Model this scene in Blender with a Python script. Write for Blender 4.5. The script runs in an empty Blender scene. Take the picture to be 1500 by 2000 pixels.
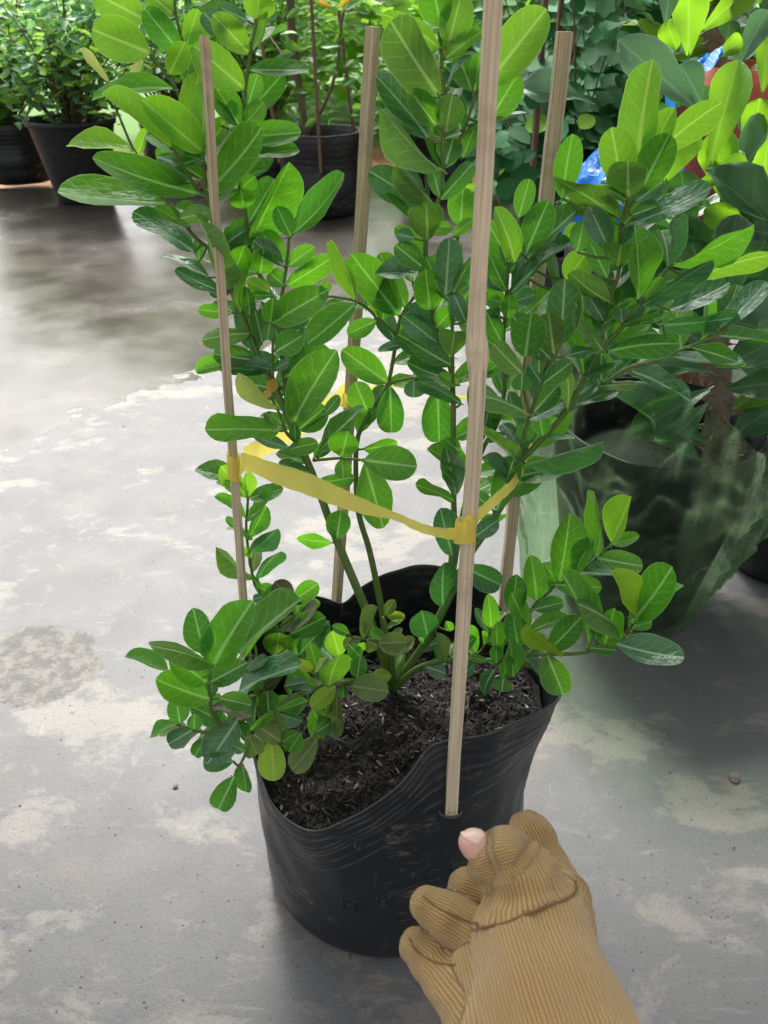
import bpy, bmesh, math, random
import numpy as np
from mathutils import Vector, Matrix, noise

# ------------------------------------------------------------------ camera, sky, sun, exposure
SC = bpy.context.scene
COL = SC.collection
CAM_H, PITCH, FPX = 0.935, math.radians(33.0), 1600.0
cd = bpy.data.cameras.new('camera')
cam = bpy.data.objects.new('camera', cd); COL.objects.link(cam)
cam.location = (0, 0, CAM_H); cam.rotation_euler = (math.pi/2 - PITCH, 0, 0)
cd.sensor_fit = 'VERTICAL'; cd.sensor_height = 36.0; cd.lens = FPX/2000*36.0
cd.clip_start = 0.02; cd.clip_end = 400
cd.dof.use_dof = True; cd.dof.focus_distance = 0.86; cd.dof.aperture_fstop = 13.0
SC.camera = cam

SUN_EL, SUN_AZ = math.radians(56), math.radians(-14)      # behind the plant, a little to the left
w = bpy.data.worlds.new('World'); SC.world = w; w.use_nodes = True
nt = w.node_tree; bg = nt.nodes['Background']
sky = nt.nodes.new('ShaderNodeTexSky'); sky.sky_type = 'NISHITA'; sky.sun_disc = False
sky.sun_elevation = SUN_EL; sky.sun_rotation = SUN_AZ
sky.air_density = 1.0; sky.dust_density = 7.0; sky.ozone_density = 0.6
hs = nt.nodes.new('ShaderNodeHueSaturation'); hs.inputs['Saturation'].default_value = 0.16
nt.links.new(sky.outputs[0], hs.inputs['Color']); nt.links.new(hs.outputs[0], bg.inputs['Color'])
bg.inputs['Strength'].default_value = 0.14

sl = bpy.data.lights.new('sun', 'SUN'); sl.energy = 3.0; sl.angle = math.radians(12); sl.color = (1, 0.97, 0.92)
sun = bpy.data.objects.new('sun', sl); COL.objects.link(sun)
sdir = Vector((math.sin(SUN_AZ)*math.cos(SUN_EL), math.cos(SUN_AZ)*math.cos(SUN_EL), math.sin(SUN_EL)))
sun.rotation_euler = sdir.to_track_quat('Z', 'Y').to_euler(); sun.location = (0, 3, 5)

SC.view_settings.view_transform = 'Standard'; SC.view_settings.look = 'None'
SC.view_settings.gamma = 1.0; SC.view_settings.exposure = 1.22
SC.view_settings.use_curve_mapping = False
SC.cycles.max_bounces = 5; SC.cycles.diffuse_bounces = 2; SC.cycles.glossy_bounces = 2; SC.cycles.transmission_bounces = 4; SC.cycles.transparent_max_bounces = 8

# ------------------------------------------------------------------ helpers
CP, SP = math.cos(PITCH), math.sin(PITCH)
def ray(u, v):
    a = (u-750)/FPX; b = (1000-v)/FPX
    return Vector((a, CP+b*SP, -SP+b*CP))
ORG = Vector((0, 0, CAM_H))
def P(u, v, Y):                       # point on the line of sight at world depth Y
    d = ray(u, v); return ORG + d*(Y/d.y)
def G(u, v, z=0.0):                   # point on the line of sight at height z
    d = ray(u, v); return ORG + d*((z-CAM_H)/d.z)
def D(u, v, t):                       # point on the line of sight at axial depth t
    return ORG + ray(u, v)*t

def link(o, parent=None):
    COL.objects.link(o)
    if parent: o.parent = parent
    return o
def mesh_obj(name, verts, faces, mat, parent=None, smooth=True):
    me = bpy.data.meshes.new(name); me.from_pydata([tuple(v) for v in verts], [], faces); me.update()
    if smooth: me.polygons.foreach_set('use_smooth', [True]*len(me.polygons))
    if mat: me.materials.append(mat)
    return link(bpy.data.objects.new(name, me), parent)
def empty(name, loc=(0, 0, 0), rz=0):
    o = bpy.data.objects.new(name, None); COL.objects.link(o); o.location = loc; o.rotation_euler = (0, 0, rz)
    o.empty_display_size = .05
    return o
def tag(o, label=None, cat=None, group=None, kind=None):
    if label: o['label'] = label
    if cat: o['category'] = cat
    if group: o['group'] = group
    if kind: o['kind'] = kind
    return o
def catmull(pts, sub=4):
    if len(pts) < 3: return list(pts)
    out = []
    q = [pts[0]*2-pts[1]] + list(pts) + [pts[-1]*2-pts[-2]]
    for i in range(1, len(q)-2):
        for k in range(sub):
            t = k/sub; p0, p1, p2, p3 = q[i-1], q[i], q[i+1], q[i+2]
            out.append(0.5*((2*p1)+(p2-p0)*t+(2*p0-5*p1+4*p2-p3)*t*t+(3*p1-p0-3*p2+p3)*t**3))
    out.append(pts[-1]); return out
def tube(verts, faces, pts, rads, seg=7, cap=True):
    n = len(pts); base = len(verts)
    up = Vector((.13, .97, .2))
    for i in range(n):
        d = (pts[min(i+1, n-1)]-pts[max(i-1, 0)])
        d = d.normalized() if d.length > 1e-9 else Vector((0, 0, 1))
        x = d.cross(up)
        x = x.normalized() if x.length > 1e-4 else d.orthogonal().normalized()
        y = d.cross(x)
        for k in range(seg):
            a = 2*math.pi*k/seg
            verts.append(pts[i]+(x*math.cos(a)+y*math.sin(a))*rads[i])
    for i in range(n-1):
        for k in range(seg):
            a = base+i*seg+k; b = base+i*seg+(k+1) % seg
            faces.append((a, b, b+seg, a+seg))
    if cap:
        faces.append(tuple(base+k for k in range(seg))[::-1])
        faces.append(tuple(base+(n-1)*seg+k for k in range(seg)))

# ------------------------------------------------------------------ material helpers
class NT:
    def __init__(s, name):
        s.m = bpy.data.materials.new(name); s.m.use_nodes = True; s.t = s.m.node_tree
        s.b = s.t.nodes['Principled BSDF']; s.out = s.t.nodes['Material Output']
    def n(s, typ, **kw):
        nd = s.t.nodes.new(typ)
        for k, v in kw.items(): setattr(nd, k, v)
        return nd
    def l(s, a, b): s.t.links.new(a, b)
    def val(s, sock, v):
        if hasattr(v, 'is_linked') or hasattr(v, 'links'): s.l(v, sock)
        else: sock.default_value = v
    def math(s, op, a, b=None, c=None, clamp=False):
        nd = s.n('ShaderNodeMath', operation=op); nd.use_clamp = clamp
        s.val(nd.inputs[0], a)
        if b is not None: s.val(nd.inputs[1], b)
        if c is not None: s.val(nd.inputs[2], c)
        return nd.outputs[0]
    def mix(s, f, a, b, blend='MIX'):
        nd = s.n('ShaderNodeMix', data_type='RGBA', blend_type=blend)
        s.val(nd.inputs[0], f)
        for k, x in ((6, a), (7, b)):
            if isinstance(x, tuple): x = (*x[:3], 1)
            s.val(nd.inputs[k], x)
        return nd.outputs[2]
    def ramp(s, f, stops, interp='LINEAR'):
        nd = s.n('ShaderNodeValToRGB'); s.l(f, nd.inputs[0]); cr = nd.color_ramp; cr.interpolation = interp
        while len(cr.elements) < len(stops): cr.elements.new(0.5)
        for e, (p, c) in zip(cr.elements, stops):
            e.position = p; e.color = (c, c, c, 1) if not isinstance(c, tuple) else (*c[:3], 1)
        return nd.outputs[0]
    def noise(s, vec, scale, detail=4, rough=.55, dist=0, dim='3D'):
        nd = s.n('ShaderNodeTexNoise', noise_dimensions=dim)
        if vec is not None: s.l(vec, nd.inputs['Vector'])
        nd.inputs['Scale'].default_value = scale; nd.inputs['Detail'].default_value = detail
        nd.inputs['Roughness'].default_value = rough; nd.inputs['Distortion'].default_value = dist
        return nd.outputs[0]
    def smooth(s, v, a, b):
        nd = s.n('ShaderNodeMapRange', interpolation_type='SMOOTHSTEP'); s.val(nd.inputs[0], v)
        nd.inputs[1].default_value = a; nd.inputs[2].default_value = b
        return nd.outputs[0]
    def bump(s, h, strength, dist):
        nd = s.n('ShaderNodeBump'); s.l(h, nd.inputs['Height'])
        nd.inputs['Strength'].default_value = strength; nd.inputs['Distance'].default_value = dist
        s.l(nd.outputs[0], s.b.inputs['Normal']); return nd.outputs[0]
    def map(s, vec, scale=(1, 1, 1), rot=(0, 0, 0), loc=(0, 0, 0)):
        nd = s.n('ShaderNodeMapping'); s.l(vec, nd.inputs[0])
        nd.inputs['Scale'].default_value = scale; nd.inputs['Rotation'].default_value = rot; nd.inputs['Location'].default_value = loc
        return nd.outputs[0]

def leaf_mat(name, col, trans, veinc, rough=.38, tfac=.38, spots=0.0, vein=1.0, laterals=5.6, spotcol=(.05, .03, .015), spec=.5, redspot=False):
    T = NT(name)
    tc = T.n('ShaderNodeTexCoord'); oi = T.n('ShaderNodeObjectInfo')
    sx = T.n('ShaderNodeSeparateXYZ'); T.l(tc.outputs['Object'], sx.inputs[0])
    off = T.n('ShaderNodeVectorMath', operation='ADD'); T.l(tc.outputs['Object'], off.inputs[0])
    cb = T.n('ShaderNodeCombineXYZ'); rr = T.math('MULTIPLY', oi.outputs['Random'], 37.0)
    for k in range(3): T.l(rr, cb.inputs[k])
    T.l(cb.outputs[0], off.inputs[1]); vec = off.outputs[0]
    ax = T.math('ABSOLUTE', sx.outputs[0]); y = sx.outputs[1]
    warp = T.math('MULTIPLY', T.math('SUBTRACT', T.noise(vec, 5, 2), .5), .10)
    wid = T.math('MULTIPLY_ADD', y, -.036, .066)
    mid = T.math('SUBTRACT', 1.0, T.smooth(T.math('DIVIDE', ax, wid), .35, 1.0))
    ph = T.math('MULTIPLY', T.math('ADD', T.math('MULTIPLY_ADD', ax, -.62, y), warp), laterals)
    side = T.math('MULTIPLY', T.math('GREATER_THAN', sx.outputs[0], 0.0), .45)
    fr = T.math('FRACT', T.math('ADD', ph, side))
    dd = T.math('ABSOLUTE', T.math('SUBTRACT', fr, .5))
    lat = T.math('SUBTRACT', 1.0, T.smooth(dd, .010, .070))
    vo = T.n('ShaderNodeTexVoronoi', feature='DISTANCE_TO_EDGE'); T.l(vec, vo.inputs['Vector']); vo.inputs['Scale'].default_value = 7.5
    net = T.math('MULTIPLY', T.math('SUBTRACT', 1.0, T.smooth(vo.outputs[0], .008, .05)), .18)
    lat = T.math('MULTIPLY', lat, T.math('SUBTRACT', .40, T.math('MULTIPLY', T.smooth(ax, .25, .46), .28)))
    vv = T.math('MULTIPLY', T.math('MAXIMUM', mid, T.math('MAXIMUM', lat, net)), vein, clamp=True)
    blot = T.noise(vec, 2.6, 3)
    hsv = T.n('ShaderNodeHueSaturation')
    hsv.inputs['Color'].default_value = (*col, 1)
    T.val(hsv.inputs['Hue'], T.math('MULTIPLY_ADD', oi.outputs['Random'], .024, .488))
    T.val(hsv.inputs['Value'], T.math('ADD', T.math('MULTIPLY_ADD', oi.outputs['Random'], .45, .55), T.math('MULTIPLY', blot, .45)))
    ra = T.n('ShaderNodeAttribute', attribute_name='rim'); rimv = T.math('MULTIPLY', T.smooth(ra.outputs['Fac'], .80, .98), .55)
    base = T.mix(T.math('MAXIMUM', T.math('MULTIPLY', vv, .95), rimv), hsv.outputs[0], veinc)
    tcol = T.mix(T.math('MAXIMUM', T.math('MULTIPLY', vv, .60), T.math('MULTIPLY', rimv, .7)), tuple(trans), tuple(min(1, c*1.7+.05) for c in trans))
    if spots > 0:
        v2 = T.n('ShaderNodeTexVoronoi'); T.l(vec, v2.inputs['Vector']); v2.inputs['Scale'].default_value = 9
        sp = T.math('MULTIPLY', T.math('SUBTRACT', 1.0, T.smooth(v2.outputs['Distance'], .05, .16)), T.smooth(T.noise(vec, 2.2, 2), .45, .6))
        sp = T.math('MULTIPLY', sp, spots)
        base = T.mix(sp, base, spotcol); tcol = T.mix(sp, tcol, spotcol)
    if redspot:
        rd = T.n('ShaderNodeVectorMath', operation='DISTANCE'); T.l(tc.outputs['Object'], rd.inputs[0])
        rd.inputs[1].default_value = (.18, .62, .0)
        sp = T.math('SUBTRACT', 1.0, T.smooth(rd.outputs['Value'], .03, .075))
        base = T.mix(sp, base, (.28, .01, .015)); tcol = T.mix(sp, tcol, (.3, .01, .01))
    T.l(base, T.b.inputs['Base Color'])
    T.b.inputs['Roughness'].default_value = rough; T.b.inputs['Specular IOR Level'].default_value = spec
    bn = T.bump(T.math('ADD', T.math('MULTIPLY', vv, -.6), T.math('MULTIPLY', T.noise(vec, 5, 2), .5)), .22, .02)
    tr = T.n('ShaderNodeBsdfTranslucent'); T.l(tcol, tr.inputs['Color'])
    mx = T.n('ShaderNodeMixShader'); mx.inputs[0].default_value = tfac
    T.l(T.b.outputs[0], mx.inputs[1]); T.l(tr.outputs[0], mx.inputs[2]); T.l(mx.outputs[0], T.out.inputs[0])
    return T.m

VC = (.42, .62, .32)
LM = {
 0: leaf_mat('leaf_dark', (.038, .140, .032), (.135, .48, .018), VC, .34, .38, spots=.35),
 1: leaf_mat('leaf_mid', (.054, .190, .026), (.21, .64, .018), VC, .34, .50, spots=.35),
 2: leaf_mat('leaf_light', (.110, .315, .030), (.34, .74, .032), (.46, .68, .26), .36, .52, vein=.9),
 3: leaf_mat('leaf_pale', (.42, .55, .14), (.70, .80, .20), (.60, .70, .30), .4, .42, vein=.35),
 4: leaf_mat('leaf_glossy', (.037, .148, .056), (.09, .36, .032), (.32, .52, .32), .31, .24, spec=.9, spots=.3),
 5: leaf_mat('leaf_bronze', (.52, .33, .10), (.65, .40, .08), (.6, .45, .2), .4, .4, vein=.3),
 6: leaf_mat('leaf_olive', (.12, .20, .055), (.22, .34, .04), (.30, .38, .15), .45, .28, spots=.9),
 7: leaf_mat('leaf_yellow', (.24, .44, .03), (.46, .70, .03), (.52, .62, .15), .42, .42, spots=.6, vein=.6),
 8: leaf_mat('leaf_underside', (.095, .215, .050), (.21, .50, .03), (.44, .56, .28), .5, .36),
 9: leaf_mat('leaf_spotted', (.045, .195, .024), (.16, .62, .016), VC, .34, .42, redspot=True),
 10: leaf_mat('leaf_purple_tinged', (.105, .115, .075), (.16, .14, .05), (.3, .32, .2), .42, .28, spots=.3),
}
# ------------------------------------------------------------------ floor and ground
def floor_mat():
    T = NT('concrete'); tc = T.n('ShaderNodeTexCoord'); vec = tc.outputs['Object']
    sx = T.n('ShaderNodeSeparateXYZ'); T.l(vec, sx.inputs[0]); X, Y = sx.outputs[0], sx.outputs[1]
    rot = T.map(vec, (1.0, 1.5, 1), (0, 0, math.radians(-26)))
    big = T.noise(rot, 1.1, 2, .5)
    n1 = T.noise(rot, 4.2, 12, .64, .25)
    n1 = T.math('ADD', n1, T.math('MULTIPLY', T.math('SUBTRACT', big, .5), .40))
    patch = T.smooth(n1, .525, .590)                              # bare beige patches in the grey skim
    n2 = T.noise(rot, 17, 9, .70, .5)
    patch = T.math('MULTIPLY', patch, T.smooth(T.math('ADD', n2, T.math('MULTIPLY', T.noise(vec, 70, 4, .7), .25)), .42, .58))
    patch2 = T.math('MULTIPLY', T.smooth(n2, .55, .64), .50)
    grey = T.mix(T.noise(vec, 5, 8, .70), (.086, .088, .091), (.145, .146, .147))
    beige = T.mix(T.noise(vec, 12, 8, .70), (.165, .154, .137), (.235, .222, .200))
    col = T.mix(T.math('MULTIPLY', T.math('MAXIMUM', patch, patch2), .88), grey, beige)
    lite = T.smooth(T.noise(T.map(vec, (1, .35, 1), (0, 0, .9)), 26, 6, .72), .62, .76)
    col = T.mix(T.math('MULTIPLY', lite, .40), col, (.33, .32, .31))
    scuff = T.smooth(T.noise(T.map(vec, (.25, 1.6, 1), (0, 0, -.55)), 20, 6, .7), .60, .72)
    col = T.mix(T.math('MULTIPLY', scuff, .35), col, (.31, .30, .29))
    fine = T.noise(vec, 240, 3, .7)
    col = T.mix(T.math('MULTIPLY', T.smooth(fine, .54, .68), .50), col, (.055, .054, .052))
    dark = T.smooth(T.noise(vec, 60, 4, .6), .64, .72)
    col = T.mix(T.math('MULTIPLY', dark, .55), col, (.055, .05, .046))
    rust = T.math('MULTIPLY', T.smooth(T.noise(T.map(vec, loc=(7, 3, 0)), 7, 5, .65), .58, .74), .35)
    col = T.mix(rust, col, (.17, .13, .09))
    # rough damp lump of old mortar by the left edge
    c = G(70, 1295)
    ex = T.math('MULTIPLY', T.math('SUBTRACT', X, c.x), 9.0); ey = T.math('MULTIPLY', T.math('SUBTRACT', Y, c.y), 9.5)
    r2 = T.math('ADD', T.math('MULTIPLY', ex, ex), T.math('MULTIPLY', ey, ey))
    lump = T.math('SUBTRACT', 1.0, T.smooth(T.math('ADD', r2, T.math('MULTIPLY_ADD', T.noise(vec, 16, 5), 1.4, -.7)), .75, .95))
    lcol = T.mix(T.smooth(T.noise(vec, 38, 6, .7), .42, .6), (.070, .066, .062), (.165, .150, .130))
    col = T.mix(T.math('MULTIPLY', lump, .8), col, lcol)
    # wet half of the floor
    edge = T.math('ADD', T.math('MULTIPLY_ADD', X, -1.12, Y), T.math('MULTIPLY_ADD', T.noise(vec, 5, 7, .6), .75, -.375))
    wet = T.smooth(edge, 2.735, 2.765)
    # an older damp tongue fading out
    flat = T.mix(.72, col, (.125, .119, .112))
    wcol = T.mix(1.0, flat, (.58, .54, .50), 'MULTIPLY')
    wcol = T.mix(T.smooth(T.noise(vec, 2.4, 5, .6), .45, .62), wcol, T.mix(1.0, flat, (.36, .32, .28), 'MULTIPLY'))
    col = T.mix(wet, col, wcol)
    T.l(col, T.b.inputs['Base Color'])
    rw = T.ramp(T.noise(vec, 3.2, 6, .6), [(.36, .14), (.64, .30)])
    rd = T.math('MULTIPLY_ADD', T.noise(vec, 12, 5), .25, .46)
    rmix = T.n('ShaderNodeMix', data_type='FLOAT'); T.l(wet, rmix.inputs[0]); T.l(rd, rmix.inputs[2]); T.l(rw, rmix.inputs[3])
    T.l(rmix.outputs[0], T.b.inputs['Roughness'])
    T.val(T.b.inputs['Specular IOR Level'], T.math('MULTIPLY_ADD', wet, .6, .4))
    h = T.math('ADD', T.math('MULTIPLY', patch, -.25), T.math('ADD', T.math('MULTIPLY', fine, .55), T.math('MULTIPLY', T.noise(vec, 55, 5, .65), .6)))
    h = T.math('ADD', h, T.math('MULTIPLY', T.math('MULTIPLY', lump, T.noise(vec, 90, 5, .7)), 2.0))
    h = T.math('MULTIPLY', h, T.math('SUBTRACT', 1.0, T.math('MULTIPLY', wet, .85)))
    T.bump(h, .55, .0025)
    return T.m
def dirt_mat():
    T = NT('orange_dirt'); tc = T.n('ShaderNodeTexCoord'); vec = tc.outputs['Object']
    a = T.noise(vec, 2.2, 6, .6); col = T.mix(T.smooth(a, .4, .62), (.12, .055, .025), (.42, .20, .07))
    sx = T.n('ShaderNodeSeparateXYZ'); T.l(vec, sx.inputs[0])
    g = T.smooth(T.math('ADD', sx.outputs[1], T.math('MULTIPLY', a, 1.5)), 6.6, 7.4)
    col = T.mix(g, col, (.08, .17, .025))
    T.l(col, T.b.inputs['Base Color']); T.b.inputs['Roughness'].default_value = .9
    T.bump(T.noise(vec, 30, 6, .7), .6, .02); return T.m
def grid(x0, x1, y0, y1, z):
    return [(x0, y0, z), (x1, y0, z), (x1, y1, z), (x0, y1, z)], [(0, 1, 2, 3)]
gv, gf = grid(-90, 90, -60, 160, -.06)
tag(mesh_obj('ground', gv, gf, dirt_mat(), smooth=False), kind='structure')
bv = [(-7, -4, 0), (7, -4, 0), (7, 4.62, 0), (-7, 4.62, 0), (-7, -4, -.12), (7, -4, -.12), (7, 4.62, -.12), (-7, 4.62, -.12)]
tag(mesh_obj('concrete_floor', bv, [(0, 1, 2, 3), (0, 4, 5, 1), (1, 5, 6, 2), (2, 6, 7, 3), (3, 7, 4, 0)], floor_mat(), smooth=False), kind='structure')

# added corrugated sheet, out of view overhead, to shade the near floor
T = NT('added_roof_sheet'); T.b.inputs['Base Color'].default_value = (.30, .31, .32, 1); T.b.inputs['Roughness'].default_value = .5; T.b.inputs['Metallic'].default_value = .3
rvs, rfs = [], []
for i in range(161):
    x = -8+16*i/160
    for e in (0, 1):
        y = (.35, 2.42+.06*x)[e]
        for dz in (0, .012): rvs.append((x, y, 2.75+.015*(y+1)+.03*math.sin(i*1.9)+dz))
for i in range(160):
    a = i*4; rfs += [(a, a+4, a+6, a+2), (a+1, a+3, a+7, a+5), (a+2, a+6, a+7, a+3)]
tag(mesh_obj('added_shade_roof', rvs, rfs, T.m), kind='structure')

# ------------------------------------------------------------------ black plastic
def plastic_mat(name, base=(.012, .014, .017), rough=.42, dust=.5):
    # dust settles in scuffs; light caught on raised ridges is put into the colour
    T = NT(name); tc = T.n('ShaderNodeTexCoord'); vec = tc.outputs['Object']
    d1 = T.smooth(T.noise(T.map(vec, (1, 1, 2.4)), 24, 9, .74, .5), .54, .68)
    d2 = T.smooth(T.noise(vec, 8, 4), .44, .60)
    d = T.math('MULTIPLY', T.math('MULTIPLY', d1, d2), dust)
    streak = T.math('MULTIPLY', T.smooth(T.noise(T.map(vec, (9, 9, .9), (0, .5, 0)), 9, 5, .7), .64, .74), dust*.35)
    scr = T.math('MULTIPLY', T.smooth(T.noise(T.map(vec, (30, 30, 6), (.3, .5, 0)), 2.2, 6, .75, .3), .62, .70), dust*.55)
    col = T.mix(T.math('MAXIMUM', scr, T.math('MAXIMUM', d, streak)), base, (.20, .18, .155))
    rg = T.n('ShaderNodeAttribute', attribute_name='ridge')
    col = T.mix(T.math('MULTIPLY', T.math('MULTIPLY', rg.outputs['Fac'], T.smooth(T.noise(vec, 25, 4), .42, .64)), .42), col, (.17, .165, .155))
    T.l(col, T.b.inputs['Base Color'])
    T.val(T.b.inputs['Roughness'], T.math('MULTIPLY_ADD', T.noise(vec, 18, 5), .3, rough-.13))
    T.b.inputs['Specular IOR Level'].default_value = .45
    T.bump(T.math('ADD', T.noise(vec, 30, 5, .6), T.math('MULTIPLY', T.noise(vec, 140, 2), .25)), .22, .004)
    return T.m
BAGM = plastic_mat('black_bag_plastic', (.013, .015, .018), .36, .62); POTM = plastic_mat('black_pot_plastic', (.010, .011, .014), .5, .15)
BCX, BCY = .015, .648
RIM = [(-16, .325), (11, .297), (31, .306), (53, .334), (77, .337), (98, .318), (110, .300), (117, .294), (124, .306), (145, .333), (173, .345), (190, .305), (203, .250), (215, .232), (238, .231), (251, .258), (270, .302), (283, .331), (298, .342), (320, .340), (344, .325)]
RRT = [(-16, .172), (11, .160), (31, .157), (77, .157), (105, .156), (117, .146), (130, .156), (173, .150), (203, .152), (238, .156), (255, .150), (270, .138), (283, .127), (298, .137), (320, .154), (344, .172)]
def interp(tab, a):
    a = (a+16) % 360-16; n = len(tab)-1                # the last row repeats the first one turn on
    for i in range(n):
        a0, z0 = tab[i]; a1, z1 = tab[i+1]
        if a0 <= a <= a1:
            am, zm = tab[i-1] if i else (tab[n-1][0]-360, tab[n-1][1]); ap, zp = tab[i+2] if i+2 <= n else (tab[1][0]+360, tab[1][1])
            h = a1-a0; m0 = (z1-zm)/(a1-am)*h; m1 = (zp-z0)/(ap-a0)*h; t = (a-a0)/h
            return (2*t**3-3*t*t+1)*z0+(t**3-2*t*t+t)*m0+(-2*t**3+3*t*t)*z1+(t**3-t*t)*m1
    return tab[-1][1]
def bag_point(th, s, depth=0.0):
    """th degrees, s 0 (floor) .. 1 (rim); outer surface of the bag"""
    zr = interp(RIM, th); rt = interp(RRT, th)
    z = s*zr
    rb = .149
    t = s
    r = rb+.005*t+(rt-.154)*t**4
    if z < .03: r -= .012*(1-z/.03)**2
    r += .013*max(0.0, -math.cos(math.radians(th-12)))
    r += .0022*math.sin(math.radians(th)*5+z*30)*t*(1-t)*4
    nv = noise.noise(Vector((math.cos(math.radians(th))*2.1, math.sin(math.radians(th))*2.1, z*9)))
    r += .0048*nv*min(1, t*2)+.0022*noise.noise(Vector((math.cos(math.radians(th))*6, math.sin(math.radians(th))*6, z*22+4)))*min(1, t*2)
    below = zr-z                                    # ridges run parallel to the rim
    if below < .085:
        for k in range(7):
            d = (below-(.005, .013, .026, .036, .044, .058, .071)[k]-.003*math.sin(math.radians(th)*3+k))/.0012
            if abs(d) < 3: r += (.0010, .0003, .0009, .0003, .0007, .0003, .0003)[k]*math.exp(-d*d)
    r -= depth
    a = math.radians(th)
    return Vector((BCX+r*math.cos(a), BCY+r*math.sin(a), z))
bag = empty('grow_bag', (BCX, BCY, 0))
tag(bag, 'large black plastic grow bag with wavy rim holding the staked shrub in front', 'grow bag', 'black grow bags')
def build_bag():
    seg = 168; vs, fs = [], []
    ss = [0, .02, .05, .09] + [.12+.55*i/16 for i in range(17)] + [.685+.315*i/66 for i in range(67)]
    for s in ss:
        for k in range(seg): vs.append(bag_point(360*k/seg, s)-Vector((BCX, BCY, 0)))
    n = len(ss)
    inner = [1-.0045*0-(1-.42)*i/40 for i in range(41)]
    for s in inner:
        for k in range(seg): vs.append(bag_point(360*k/seg, s, .0013)-Vector((BCX, BCY, 0)))
    tot = n+len(inner)
    for i in range(tot-1):
        for k in range(seg):
            a = i*seg+k; b = i*seg+(k+1) % seg
            fs.append((a, b, b+seg, a+seg))
    fs.append(tuple(range(seg))[::-1])
    return vs, fs
bvs, bfs = build_bag()
for i, v in enumerate(bvs[:168]): v.z = .0025
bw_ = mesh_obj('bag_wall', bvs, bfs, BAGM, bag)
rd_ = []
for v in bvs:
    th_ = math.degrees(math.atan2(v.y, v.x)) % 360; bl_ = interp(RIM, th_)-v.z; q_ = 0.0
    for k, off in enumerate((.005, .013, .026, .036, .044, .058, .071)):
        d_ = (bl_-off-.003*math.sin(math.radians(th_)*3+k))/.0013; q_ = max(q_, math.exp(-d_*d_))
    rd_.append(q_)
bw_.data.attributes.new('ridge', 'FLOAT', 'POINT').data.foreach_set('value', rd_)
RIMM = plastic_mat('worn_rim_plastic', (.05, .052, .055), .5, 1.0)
rv_, rf_ = [], []
_c = P(880, 1584, .5000)-Vector((BCX, BCY, 0))
tube(rv_, rf_, [_c+Vector((.011*math.cos(a*.5236), .0030*math.sin(a*.5236), .0055*math.sin(a*.5236))) for a in range(6, 13)], [.0006, .0011, .0014, .0015, .0014, .0011, .0006], 6, False)
mesh_obj('slit_lip', rv_, rf_, RIMM, bag)
rv_, rf_ = [], []
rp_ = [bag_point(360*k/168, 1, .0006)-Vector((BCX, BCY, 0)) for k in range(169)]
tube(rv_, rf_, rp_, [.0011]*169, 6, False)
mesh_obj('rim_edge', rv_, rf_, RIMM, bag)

# raised lettering moulded into the wall: an arc of capitals and a lower row
def letter(ch, th, s, size, tilt):
    cu = bpy.data.curves.new('raised_letter', 'FONT'); cu.body = ch; cu.size = size; cu.align_x = 'CENTER'; cu.align_y = 'CENTER'
    cu.resolution_u = 3; cu.offset = -.00022
    ob = bpy.data.objects.new('tmp', cu); COL.objects.link(ob)
    me = bpy.data.meshes.new_from_object(ob.evaluated_get(bpy.context.evaluated_depsgraph_get()))
    bpy.data.objects.remove(ob)
    bm = bmesh.new(); bm.from_mesh(me)
    bmesh.ops.subdivide_edges(bm, edges=[e for e in bm.edges if e.calc_length() > .006], cuts=1)
    top = bmesh.ops.extrude_face_region(bm, geom=bm.faces[:])
    topv = {v for v in top['geom'] if isinstance(v, bmesh.types.BMVert)}
    ct, st = math.cos(tilt), math.sin(tilt)
    for v in bm.verts:
        x, y = v.co.x*ct-v.co.y*st, v.co.x*st+v.co.y*ct
        zr = interp(RIM, th); th2 = th+math.degrees(x/.150)
        z = s*zr+y
        p = bag_point(th2, z/interp(RIM, th2)); c = Vector((BCX, BCY, p.z))
        v.co = p+(p-c).normalized()*(.0009 if v in topv else -.002)-Vector((BCX, BCY, 0))
    bm.to_mesh(me); bm.free()
    me.materials.clear(); me.materials.append(BAGM)
    return link(bpy.data.objects.new('raised_letter', me), bag)
for ch, th, z, tl in (('H', 251, .119, .10), ('U', 264.5, .134, .12), ('O', 274.5, .146, .16), ('C', 284, .158, .18), ('L', 293.5, .165, .2), ('C', 271.5, .103, .12), ('O', 290, .122, .16)):
    letter(ch, th, z/interp(RIM, th), .027, tl)

# ------------------------------------------------------------------ soil
def soil_z(x, y):
    z = .245+.20*(x-.015)+.06*(y-.648)
    if y > .65: z -= .16*(y-.65)
    z += .014*noise.noise(Vector((x*20, y*20, 1)))+.010*noise.noise(Vector((x*46, y*46, 2)))+.003*noise.noise(Vector((x*130, y*130, 5)))
    return z
T = NT('potting_soil'); tc = T.n('ShaderNodeTexCoord'); vv_ = tc.outputs['Object']
T.l(T.mix(T.smooth(T.noise(vv_, 160, 5, .7), .52, .70), (.006, .005, .0045), (.032, .027, .022)), T.b.inputs['Base Color'])
T.b.inputs['Roughness'].default_value = .8; T.bump(T.noise(vv_, 190, 6, .75), 1.0, .006); SOILM = T.m
vs, fs = [], []
NR, NS = 46, 120
for i in range(NR+1):
    for k in range(NS):
        a = 2*math.pi*k/NS; th = math.degrees(a)
        wl = bag_point(th, min(1, .245/interp(RIM, th))); rmax = math.hypot(wl.x-BCX, wl.y-BCY)-.002
        r = max(.0005, rmax*i/NR); x, y = BCX+r*math.cos(a), BCY+r*math.sin(a)
        vs.append((x, y, min(soil_z(x, y), interp(RIM, th)-.004 if i > NR-3 else 9)))
for i in range(NR):
    for k in range(NS):
        a, b = i*NS+k, i*NS+(k+1) % NS; fs.append((a, b, b+NS, a+NS))
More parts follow.
